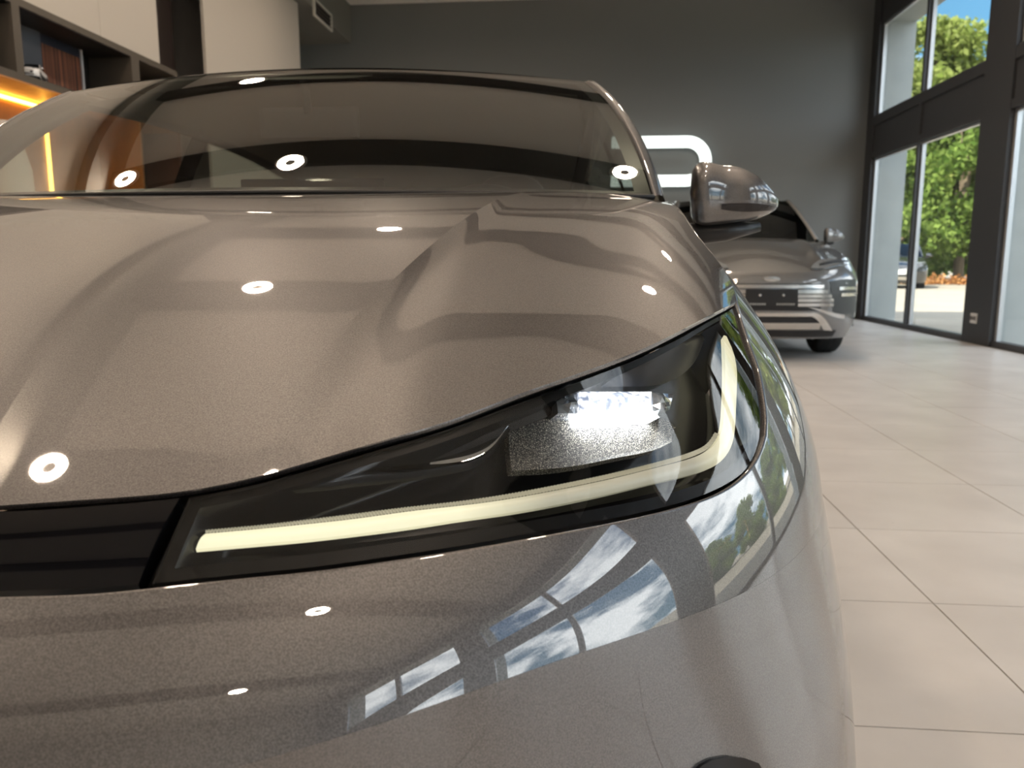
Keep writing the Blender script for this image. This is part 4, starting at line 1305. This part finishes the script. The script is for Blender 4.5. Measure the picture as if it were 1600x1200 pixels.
w_end2 = 1 + (1.42 - B2.VB) / (B2.VR - B2.VB)
def suv(root, M_p, plate=True, detail=True, M_plate=None, M_sticker=None):
    wa = 0.74
    za = lambda w: 0.865 + 0.105 * (np.clip(np.abs(w) / wa, 0, 1)) ** 2.2
    # skin, all round, in two bands
    def zl(v):
        z = np.full_like(v, 0.22)
        for vw in (1.0, 3.72):
            q = 0.43 ** 2 - (v - vw) ** 2
            z = np.where(q > 0, np.maximum(z, 0.36 + np.sqrt(np.maximum(q, 0))), z)
        return z
    def band_(name, w, ztop_, zbot_, rows, m):
        r = np.linspace(0, 1, rows)[:, None]
        W = np.broadcast_to(w[None], (rows, len(w)))
        return grid_obj(name, B2.P(W, ztop_[None] * (1 - r) + zbot_[None] * r), m, root)
    wf = np.linspace(-wa, wa, 90)
    band_('front_bumper', np.linspace(-1, 1, 120), np.where(np.abs(np.linspace(-1, 1, 120)) < wa, za(np.linspace(-1, 1, 120)), 0.97), np.maximum(0.60, np.where(np.abs(np.linspace(-1, 1, 120)) > .8, 0.60 + (np.minimum(zl(B2.S(np.linspace(-1, 1, 120), np.full(120, .6))[..., 1]), .80) - .60), .60)), 16, M_p)
    wlo = np.linspace(-1, 1, 120)
    band_('lower_bumper', wlo, np.full(120, 0.60), np.minimum(zl(B2.S(wlo, np.full(120, .5))[..., 1]), 0.597), 14, M_p)
    for s_ in (1,):
        ws2 = np.concatenate([np.linspace(1, 2, 120), np.linspace(2, 3, 40)[1:]])
        vv_ = B2.S(ws2, np.full(len(ws2), .5))[..., 1]
        lowcut = np.where(np.abs(B2.S(ws2, np.full(len(ws2), .5))[..., 0]) < .7, .22, zl(vv_))
        up_ = band_('body_side', ws2, np.full(len(ws2), 0.97), np.maximum(0.60, np.minimum(lowcut, 0.82)), 12, M_p); mirror_tree(up_, root)
        lo2 = band_('side_skirt', ws2, np.full(len(ws2), 0.60), np.minimum(lowcut, 0.597), 8, M_blackpl); mirror_tree(lo2, root)
    # bonnet
    NA2, NB2 = 40, 40
    a2 = np.linspace(0, 1, NA2); b2 = np.linspace(0, 1, NB2)
    fr = B2.P(a2 * wa, za(a2 * wa)); fr[0, 0] = 0
    wsm = np.linspace(wa, w_end2, 300); sm = B2.P(wsm, np.full(300, 0.97))
    vq = np.linspace(sm[0, 1], sm[-1, 1], NB2)
    rt = np.stack([np.interp(vq, sm[:, 1], sm[:, k]) for k in range(3)], 1); rt[0] = fr[-1]
    bk = np.stack([a2 * rt[-1, 0], 1.27 + (rt[-1, 1] - 1.27) * a2 ** 2, 1.225 + (rt[-1, 2] - 1.225) * a2 ** 2.5], 1)
    lf_ = np.stack([0 * b2, fr[0, 1] + (1.27 - fr[0, 1]) * b2, fr[0, 2] + (1.225 - fr[0, 2]) * (1 - (1 - b2) ** 1.7)], 1)
    aa = a2[None, :, None]; bb_ = b2[:, None, None]
    Hh = (1 - bb_) * fr[None] + bb_ * bk[None] + (1 - aa) * lf_[:, None] + aa * rt[:, None]
    Hh -= (1 - aa) * (1 - bb_) * fr[0] + aa * (1 - bb_) * fr[-1] + (1 - aa) * bb_ * bk[0] + aa * bb_ * bk[-1]
    Hh[..., 2] += 0.02 * np.exp(-((Hh[..., 0] - 0.55) / 0.07) ** 2) * smooth01(b2[:, None] / .3) * smooth01((1 - b2[:, None]) / .2)
    grid_obj('hood', both_sides(Hh), M_p, root, flip=True)
    # greenhouse
    def wd(aa, bb, l=0):
        u = aa * (0.775 + (0.63 - 0.775) * bb)
        v = 1.29 + 0.15 * aa ** 2 + (2.13 - 1.29 - 0.07 * aa ** 2) * bb
        z = 1.225 - 0.03 * aa ** 2 + (1.71 - 1.225) * bb + 0.03 * 4 * bb * (1 - bb) + l
        return np.stack([u, v, z], -1)
    AA, BB = np.meshgrid(np.linspace(-1, 1, 24), np.linspace(0, 1, 14))
    grid_obj('windshield', wd(AA, BB), M_glass2, root, flip=True)
    e0 = wd(np.ones(12), np.linspace(0, 1, 12))
    vr_ = np.linspace(0, 1, 24)[1:]
    e1 = np.stack([0.63 - 0.05 * vr_ ** 2, 2.21 + 1.85 * vr_, 1.68 + 0.03 * np.sin(PI * vr_ * .7) - 0.14 * vr_ ** 2], 1)
    E = np.concatenate([e0, e1])
    prof_ = [(0.0, 0.0, 0.0), (0.02, 0.0, 0.022), (0.05, 0.03, 0.012), (0.055, 0.06, -0.02), (0.03, 0.06, -0.03)]
    pil_ = np.stack([E + np.array(q) for q in prof_])
    rp_ = grid_obj('roof_pillar', pil_, M_p, root, flip=True); mirror_tree(rp_, root)
    ar_ = np.linspace(-1, 1, 21)
    RF_ = np.stack([e1[:, None, 0] * ar_[None], e1[:, None, 1] - 0.07 * (1 - ar_[None] ** 2) + 0 * ar_[None], e1[:, None, 2] + 0.04 * (1 - ar_[None] ** 2)], -1)
    grid_obj('roof', RF_, M_p if not detail else M_gloss, root)
    q_ = np.linspace(0, 1, 36)
    tp = np.stack([np.interp(q_ * (len(E) - 1), np.arange(len(E)), E[:, k] + (0.05, .05, -.02)[k]) for k in range(3)], 1)
    bt = np.stack([np.full(36, 0.83), tp[:, 1], np.minimum(1.165 + 0.03 * q_, tp[:, 2])], 1)
    sg_ = grid_obj('side_window', np.stack([tp * (1 - t_) + bt * t_ for t_ in np.linspace(0, 1, 5)]), M_glass2, root); mirror_tree(sg_, root)
    tb_ = B2.P(np.linspace(2, 3, 24), np.full(24, 0.97)); aw_ = np.linspace(1, 0, 24)
    tt2 = np.stack([RF_[-1, -1, 0] * aw_, RF_[-1, -1, 1] - 0.07 * (1 - aw_ ** 2), RF_[-1, -1, 2] + 0.04 * (1 - aw_ ** 2)], 1)
    grid_obj('tailgate', both_sides(np.stack([tt2 * (1 - t_) + tb_ * t_ for t_ in np.linspace(0, 1, 8)])), M_p, root)
    box('cabin_floor', (-0.62, 0.6, 0.22), (0.62, 4.2, 0.28), M_blackpl, root)
    box('dashboard', (-0.74, 1.42, 0.9), (0.74, 1.75, 1.16), M_blackpl, root, 0.03)
    for x in (-0.37, 0.37):
        st = box('seat', (x - 0.25, 2.35, 0.5), (x + 0.25, 2.55, 1.28), M_seat, root, 0.06)
        box('headrest', (-0.13, -0.05, 0.43), (0.13, 0.05, 0.63), M_seat, st, 0.04)
    for sd in (1, -1):
        for y in (1.0, 3.72):
            wheel(root, sd * 0.80, y, 0.355, 0.24, sd)
            if sd == 1:
                th2 = np.linspace(-0.1, PI + 0.1, 30)
                al = grid_obj('arch_trim', np.array([np.stack([np.full(30, uu), y + rd * np.cos(th2), 0.36 + rd * np.sin(th2)], 1) for uu, rd in ((0.93, 0.46), (0.957, 0.45), (0.957, 0.41), (0.60, 0.41))]), M_blackpl, root)
                mirror_tree(al, root)
    # mirrors
    mo = empty('door_mirror'); mo.parent = root; mo.location = (1.03, 1.62, 1.25)
    grid_obj('mirror_cap', Pm * 1.0, M_p, mo, close_m=True)
    tube('arm', [(-0.22, 0.05, -0.09), (-0.1, 0.0, -0.085), (0.0, 0, -0.07)], [0.03, 0.03, 0.02], M_blackpl, mo, 8)
    mirror_tree(mo, root)
    # face: helper strips on the skin between (w, z) limits
    def fbar(name, w0, w1, z0, z1, m, proud=0.012, deep=0.03, parent=root, n=30, zr0=0.0, mir=True):
        w = np.linspace(w0, w1, n)
        r = np.array([0, .5, 1])[:, None]
        W = np.broadcast_to(w[None], (3, n)); ZZ = (z1 + (z0 - z1) * r) + zr0 * ((w - w0) / (w1 - w0))[None]
        o = slab_obj(name, B2.P(W, ZZ, -proud + 0 * W), B2.P(W, ZZ, deep + 0 * W), m, parent)
        if mir and w0 > 0: mirror_tree(o, root)
        return o
    X_ = lambda px, py: B2.inv(px, py, -0.012, **R2)
    lx = lambda px, py: float(X_(px, py)[0]); lz = lambda px, py: float(X_(px, py)[1])
    # lamps
    def poly_band(name, upper, lower, m, proud=0.006, n=24, parent=root):
        qu, ql = B2.trace(curve_pts(np.array(upper, float), n), d=-proud, **R2), B2.trace(curve_pts(np.array(lower, float), n), d=-proud, **R2)
        r = np.linspace(0, 1, 5)[:, None]
        W = qu[:, 0][None] * (1 - r) + ql[:, 0][None] * r; ZZ = qu[:, 1][None] * (1 - r) + ql[:, 1][None] * r
        o = slab_obj(name, B2.P(W, ZZ, -proud + 0 * W), B2.P(W, ZZ, 0.03 + 0 * W), m, parent)
        return o
    hl2 = empty('headlight'); hl2.parent = root
    poly_band('lens', [(1268, 416), (1282, 405), (1304, 401), (1331, 402)], [(1268, 418), (1284, 419), (1304, 415), (1332, 411)], M_lamp2, 0.006, parent=hl2)
    poly_band('dark_bezel', [(1280, 412), (1295, 408), (1310, 406), (1326, 406)], [(1282, 415), (1295, 412), (1310, 410), (1326, 409)], M_trimblk, 0.009, parent=hl2)
    mirror_tree(hl2, root)
    # grille: dark mouth, chrome bars, plate
    gz1, gz0 = lz(1200, 443), lz(1200, 486)
    wg1 = lx(1285, 460)
    fbar('grille_mouth', -wg1, wg1, gz0, gz1, M_blackpl, 0.002, mir=False)
    fbar('grille_bar', -lx(1288, 447), lx(1288, 447), lz(1200, 450), lz(1200, 445), M_satin, 0.012, 0.01, mir=False)
    if detail:
        for y0_, y1_, xr in ((453, 458.5, 1294), (460.5, 465.5, 1300), (467, 472, 1303), (474, 479, 1303)):
            fbar('grille_bar', lx(1247, y0_), lx(xr, y0_), lz(1250, y1_), lz(1250, y0_), M_satin, 0.012, 0.01)
        # corner curtains with two bars each
        poly_band('corner_intake', [(1296, 440), (1312, 437), (1326, 436), (1337, 437)], [(1302, 490), (1316, 491), (1328, 490), (1337, 488)], mat('smoke_grey_plastic', (0.06, 0.065, 0.068), 0.4), 0.004)
        mirror_tree([o for o in bpy.data.objects if o.parent == root and o.name.startswith('corner_intake')][-1], root)
        for y0_, y1_, x0_ in ((448, 453, 1312), (458, 463, 1315)):
            fbar('corner_bar', lx(x0_, y0_), lx(1338, y0_), lz(1325, y1_), lz(1325, y0_), M_satin, 0.014, 0.0)
        # lower mouth with silver frame
        fbar('lower_mouth', -lx(1284, 505), lx(1284, 505), lz(1200, 512), lz(1200, 494), M_blackpl, 0.004, mir=False)
        fbar('silver_trim', -lx(1272, 491), lx(1272, 491), lz(1200, 494.5), lz(1200, 489), M_satin, 0.012, 0.01, mir=False)
        s1 = poly_band('silver_trim', [(1268, 488.5), (1280, 491), (1290, 500), (1301, 517)], [(1268, 494.5), (1273, 497), (1280, 504), (1287, 516)], M_satin, 0.013); mirror_tree(s1, root)
        fbar('skid_plate', -lx(1282, 510), lx(1282, 510), lz(1200, 515), lz(1200, 505), M_satin, 0.008, 0.01, mir=False)
        fbar('chin', -lx(1305, 520), lx(1305, 520), lz(1200, 527), lz(1200, 517), M_blackpl, 0.006, mir=False)
        s2 = poly_band('silver_wing', [(1262, 480), (1280, 483), (1300, 488), (1320, 492)], [(1275, 484), (1290, 490), (1303, 495), (1320, 498)], M_satin, 0.008); mirror_tree(s2, root)
    else:
        c_ = poly_band('silver_trim', [(1246, 440), (1262, 446), (1280, 452), (1300, 450)], [(1246, 448), (1262, 455), (1280, 460), (1300, 458)], M_satin, 0.012); mirror_tree(c_, root)
        fbar('silver_trim', -lx(1290, 500), lx(1290, 500), lz(1200, 512), lz(1200, 495), M_satin, 0.012, 0.01, mir=False)
    if plate:
        wp_ = lx(1246, 465)
        p_ = fbar('plate_holder', -wp_, wp_, lz(1200, 479.5), lz(1200, 452), M_plate or M_trimblk, 0.02, 0.0, mir=False)
        if detail:
            for sx in (-1, 1):
                lathe('screw', [(0.0, -0.006), (0.012, -0.005), (0.014, 0.0)], M_satin, p_, 14, 'y').location = tuple(B2.P(sx * lx(1224, 461), lz(1200, 461), -0.022))
    if M_sticker is not None:
        fbar('red_plate', -0.30, -0.02, 0.56, 0.68, M_sticker, 0.024, 0.0, mir=False)
    return root

M_paint2 = paint('cool_grey_metallic', (0.12, 0.12, 0.12), (0.23, 0.228, 0.222))
suv2 = empty('suv_car', (C2_X, C2_Y, 0))
tag(suv2, 'metallic grey sport utility car with chrome grille bars parked behind the door mirror', 'car')
suv(suv2, M_paint2)
# pale dealer lettering on the plate holder: too small to read, kept as raised strokes
hp = [o for o in bpy.data.objects if o.parent == suv2 and o.name.startswith('plate_holder')][0]
zt_ = float(B2.inv(1200, 475.5, -0.02, **R2)[1])
for sx in (-1, 1):
    for k in range(8):
        u0 = sx * 0.135 - 0.085 + k * 0.022
        w0 = 2 / PI * math.asin(min(1, (abs(u0) / 0.945)) ** 1.5) * (1 if u0 > 0 else -1)
        c = B2.P(u0 / 0.945 * 0.3, zt_, -0.0215)
        b_ = box('letter_stroke', (u0, c[1] - 0.003, zt_ - 0.009), (u0 + 0.013, c[1] + 0.001, zt_ + 0.009), mat('letter_grey', (0.35, 0.36, 0.35), 0.5), hp)
# emblem on the nose
eb = lathe('emblem', [(0.0, -0.012), (0.05, -0.01), (0.055, 0.0)], M_satin, suv2, 24, 'y'); eb.scale = (1.5, 1, 0.5)
qe = B2.P(0.0, 0.80, -0.002); eb.location = tuple(qe)

# ================================================================== OUTSIDE: yard, parked car, trees
ground = box('ground', (XW + 0.06, -60, -0.30), (90, 110, -0.06), mat('pale_yard_paving', (0.31, 0.27, 0.215), 0.9, noise=(0.5, (0.26, 0.23, 0.185), 0.3, 0.7)))
tag(ground, 'pale sunlit yard outside the windows', kind='structure')
g2 = box('ground_behind', (-60, YB + 0.3, -0.30), (XW + 0.06, 110, -0.06), mat('pale_yard_paving'))
tag(g2, 'pale yard behind the showroom', kind='structure')

pc_ = at(1418, 447, 2, -0.06)
outc = empty('parked_car', (11.75, 31.0, -0.06), math.radians(-20))
tag(outc, 'dark parked car with chrome grille and red plate in the yard', 'car')
M_night = paint('dark_blue_metallic', (0.008, 0.009, 0.012), (0.015, 0.016, 0.02))
suv(outc, M_night, True, False, mat('plate_white', (0.75, 0.75, 0.72), 0.5), mat('plate_red', (0.55, 0.03, 0.04), 0.5))

# low heap of orange-brown leaves along the hedge foot
random.seed(11); np.random.seed(11)
def leaf_cloud(n, blobs, size, seed):
    rs = np.random.RandomState(seed)
    V = np.zeros((n * 4, 3)); ci = 0
    wts = np.array([b[3] ** 2 for b in blobs]); wts = wts / wts.sum()
    idx = rs.choice(len(blobs), n, p=wts)
    for k in range(n):
        cx, cy, cz, rad, flat = blobs[idx[k]]
        d = rs.normal(size=3); d /= np.linalg.norm(d)
        rr = rad * (0.25 + 1.0 * rs.rand())
        p = np.array([cx, cy, cz]) + d * rr * np.array([1, 1, flat])
        a_ = rs.normal(size=3); a_ /= np.linalg.norm(a_)
        b_ = np.cross(a_, rs.normal(size=3)); b_ /= np.linalg.norm(b_)
        s_ = size * (0.6 + 0.8 * rs.rand())
        V[k * 4:k * 4 + 4] = [p - a_ * s_, p + b_ * s_ * .55, p + a_ * s_, p - b_ * s_ * .55]
    F = [(4 * k, 4 * k + 1, 4 * k + 2, 4 * k + 3) for k in range(n)]
    return V, F
def leaf_mat(name, c1, c2, tr):
    m = bpy.data.materials.new(name); m.use_nodes = True
    nt = m.node_tree; nt.nodes.clear()
    out = nt.nodes.new('ShaderNodeOutputMaterial')
    ge = nt.nodes.new('ShaderNodeNewGeometry')
    rp = nt.nodes.new('ShaderNodeValToRGB')
    rp.color_ramp.elements[0].color = (*c1, 1); rp.color_ramp.elements[1].color = (*c2, 1)
    nt.links.new(ge.outputs['Random Per Island'], rp.inputs[0])
    df = nt.nodes.new('ShaderNodeBsdfDiffuse'); tl = nt.nodes.new('ShaderNodeBsdfTranslucent'); mx = nt.nodes.new('ShaderNodeMixShader')
    nt.links.new(rp.outputs[0], df.inputs[0]); nt.links.new(rp.outputs[0], tl.inputs[0])
    mx.inputs[0].default_value = tr
    nt.links.new(df.outputs[0], mx.inputs[1]); nt.links.new(tl.outputs[0], mx.inputs[2]); nt.links.new(mx.outputs[0], out.inputs[0])
    return m
M_leaf_a = leaf_mat('leaf_green', (0.09, 0.16, 0.03), (0.27, 0.36, 0.09), 0.45)
M_leaf_b = leaf_mat('leaf_yellow_green', (0.15, 0.20, 0.04), (0.36, 0.40, 0.13), 0.45)
M_leaf_c = leaf_mat('leaf_dry', (0.30, 0.12, 0.04), (0.55, 0.30, 0.12), 0.2)
M_bark = mat('bark', (0.16, 0.12, 0.08), 0.9, bump=(12, 0.6, 0.02))
def tree_mesh(seed, h, r, n, leaf, material, low=False):
    rs = np.random.RandomState(seed)
    blobs = []
    for k in range(34):
        z = h * ((0.06 if low else 0.18) + (0.90 if low else 0.78) * rs.rand())
        sp = r * (1.0 - 0.65 * max(0, (z / h - 0.45)) / 0.55)
        an = rs.rand() * 2 * PI; rd = sp * rs.rand() ** 0.5 * 0.75
        blobs.append((rd * math.cos(an), rd * math.sin(an), z, r * (0.16 + 0.16 * rs.rand()), 0.8))
    V, F = leaf_cloud(n, blobs, leaf, seed)
    me = bpy.data.meshes.new('crown')
    me.from_pydata(V.tolist(), [], F); me.materials.append(material)
    br = []
    for k in range(5):
        b_ = blobs[k]
        br.append(((0, 0, h * 0.2), (b_[0] * .5, b_[1] * .5, b_[2] * .65), (b_[0], b_[1], b_[2])))
    VV, FF = tube_mesh([(0, 0, -0.1), (0.05, 0, h * .3), (0, 0.05, h * .6), (0.02, 0, h * .85)], [r * .07, r * .055, r * .04, r * .015], 10)
    for pts in br:
        v2, f2 = tube_mesh(pts, [r * .035, r * .02, r * .008], 6)
        FF += [tuple(i + len(VV) for i in f) for f in f2]; VV += v2
    mt = bpy.data.meshes.new('trunk'); mt.from_pydata(VV, [], FF); mt.materials.append(M_bark)
    return me, mt
kinds = [tree_mesh(3, 9.5, 3.6, 16000, 0.15, M_leaf_a), tree_mesh(5, 11.0, 3.4, 14000, 0.15, M_leaf_b), tree_mesh(8, 6.0, 3.2, 16000, 0.15, M_leaf_a, True)]
words = ['full dark green tree', 'tall yellow-green tree', 'low dense green tree']
def tree(x, y, k, s, label):
    t = empty('tree', (x, y, -0.06), random.random() * 6.28)
    t.scale = (s, s, s)
    tag(t, label, 'tree', 'trees beyond the yard')
    for nm, me in zip(('crown', 'trunk'), kinds[k]):
        o = bpy.data.objects.new(nm, me); link(o, t)
        if nm == 'crown': o['kind'] = 'stuff'
    return t
spots = [(14.2, 39.5, 2, 1.05, 'low dense green tree right behind the parked car'), (17.9, 40.0, 0, 1.0, 'full dark green tree at the right of the parked car'),
         (17.9, 44.5, 1, 1.22, 'tall yellow-green tree rising into the upper window pane'), (20.5, 42.0, 1, 1.0, 'tall yellow-green tree partly hidden by the anthracite pillar'),
         (11.5, 43.0, 0, 1.05, 'full green tree behind the pale outer pier'),
         (15.5, 48.5, 2, 1.3, 'low dense green tree farthest back behind the parked car'), (20.5, 49.0, 2, 1.3, 'low dense green tree farthest back behind the pillar')]
ROWT = [(21.0, 36.5, 1, 1.0, 'tall yellow-green tree at the far end of the side row'), (22.5, 31.0, 0, 1.0, 'full green tree second from the far end of the side row'),
        (20.5, 26.0, 1, 0.9, 'tall yellow-green tree third from the far end of the side row'), (22.0, 20.5, 0, 0.9, 'full green tree fourth from the far end of the side row'),
        (21.0, 15.0, 2, 0.8, 'low dense green tree fifth from the far end of the side row'), (22.0, 10.5, 2, 0.8, 'small bushy tree last but one in the side row'),
        (21.5, 6.0, 2, 0.72, 'small bushy tree at the near end of the side row')]
spots += ROWT
for s_ in spots:
    tree(*s_)
# leaf litter
V, F = leaf_cloud(1500, [(14.6 + i * 0.6, 36.6 + 0.4 * math.sin(i), 0.02, 0.55, 0.6) for i in range(9)], 0.09, 21)
V[:, 2] = np.maximum(V[:, 2], -0.04)
lt = mesh_obj('fallen_leaves', V, F, M_leaf_c)
tag(lt, 'strip of dry orange leaves at the foot of the hedge', 'leaves', kind='stuff')

# ================================================================== SMALL THINGS ON THE SHELF
toy = empty('model_car', (XS - 0.06, pl(44, 128, XS - 0.06)[1], zf), math.radians(24))
toy.scale = (0.078, 0.078, 0.078)
tag(toy, 'small white model car standing in the open shelf box', 'model car')
suv(toy, mat('toy_white', (0.72, 0.73, 0.75), 0.3, coat=0.6), True, False, mat('plate_white'))
# white cloth-like pot in the lit niche
vz = pl(8, 205, XB + 0.22)
pot = lathe('vase', [(0.0, 0.0), (0.09, 0.0), (0.15, 0.10), (0.19, 0.28), (0.18, 0.42), (0.13, 0.52), (0.08, 0.56), (0.085, 0.585), (0.075, 0.585), (0.065, 0.55), (0.0, 0.5)], mat('white_ceramic', (0.72, 0.68, 0.62), 0.5), None, 40)
pot.location = (XB + 0.22, pl(2, 205, XB + 0.22)[1], z_n0)
pot.scale = (1, 1, (pl(4, 190, XB + 0.22)[2] - z_n0) / 0.585)
tag(pot, 'large white rounded vase standing in the lit oak niche', 'vase')

# ================================================================== LIT LETTER ON THE REAR WALL
Yl = YB - 0.14
def lp(px, py): return at(px, py, 1, Yl)
c_t, c_b = lp(1070, 221), lp(1070, 282)
zt, zb_ = c_t[2], c_b[2]
xr = lp(1103, 252)[0]; xl_ = lp(955, 252)[0]
rad = (zt - zb_) / 2; cx = xr - rad
path = [(x, zt) for x in np.linspace(xl_, cx, 8)] + [(cx + rad * math.sin(t_), (zt + zb_) / 2 + rad * math.cos(t_)) for t_ in np.linspace(0.12, PI - 0.12, 24)] + [(x, zb_) for x in np.linspace(cx, xl_, 8)]
hwid = (lp(1060, 212)[2] - lp(1060, 230)[2]) / 2
pts = np.array(path)
tan = np.gradient(pts, axis=0); tan /= np.linalg.norm(tan, axis=1, keepdims=True)
nor = np.stack([-tan[:, 1], tan[:, 0]], 1)
def side(k, y): return np.stack([pts[:, 0] + nor[:, 0] * hwid * k, np.full(len(pts), y), pts[:, 1] + nor[:, 1] * hwid * k], 1)
Pf = np.array([side(k, Yl) for k in (-1, -.5, 0, .5, 1)]); Pb = np.array([side(k, Yl + 0.07) for k in (-1, -.5, 0, .5, 1)])
org_l = (float(pts[:, 0].mean()), Yl + 0.10, float(pts[:, 1].mean()))
let = empty('lit_letter', org_l)
tag(let, 'large white backlit rounded letter on the dark rear wall', 'sign')
slab_obj('letter_face', Pf - np.array(org_l), Pb - np.array(org_l), mat('letter_light', (0.9, 0.95, 0.93), 0.5, emit=(0.90, 1.0, 0.97), emit_s=0.55), let)
Pb2 = np.array([side(k * 0.9, Yl + 0.07) for k in (-1, 1)]); Pb3 = np.array([side(k * 0.9, Yl + 0.10) for k in (-1, 1)])
slab_obj('letter_back', Pb2 - np.array(org_l), Pb3 - np.array(org_l), M_satin, let)
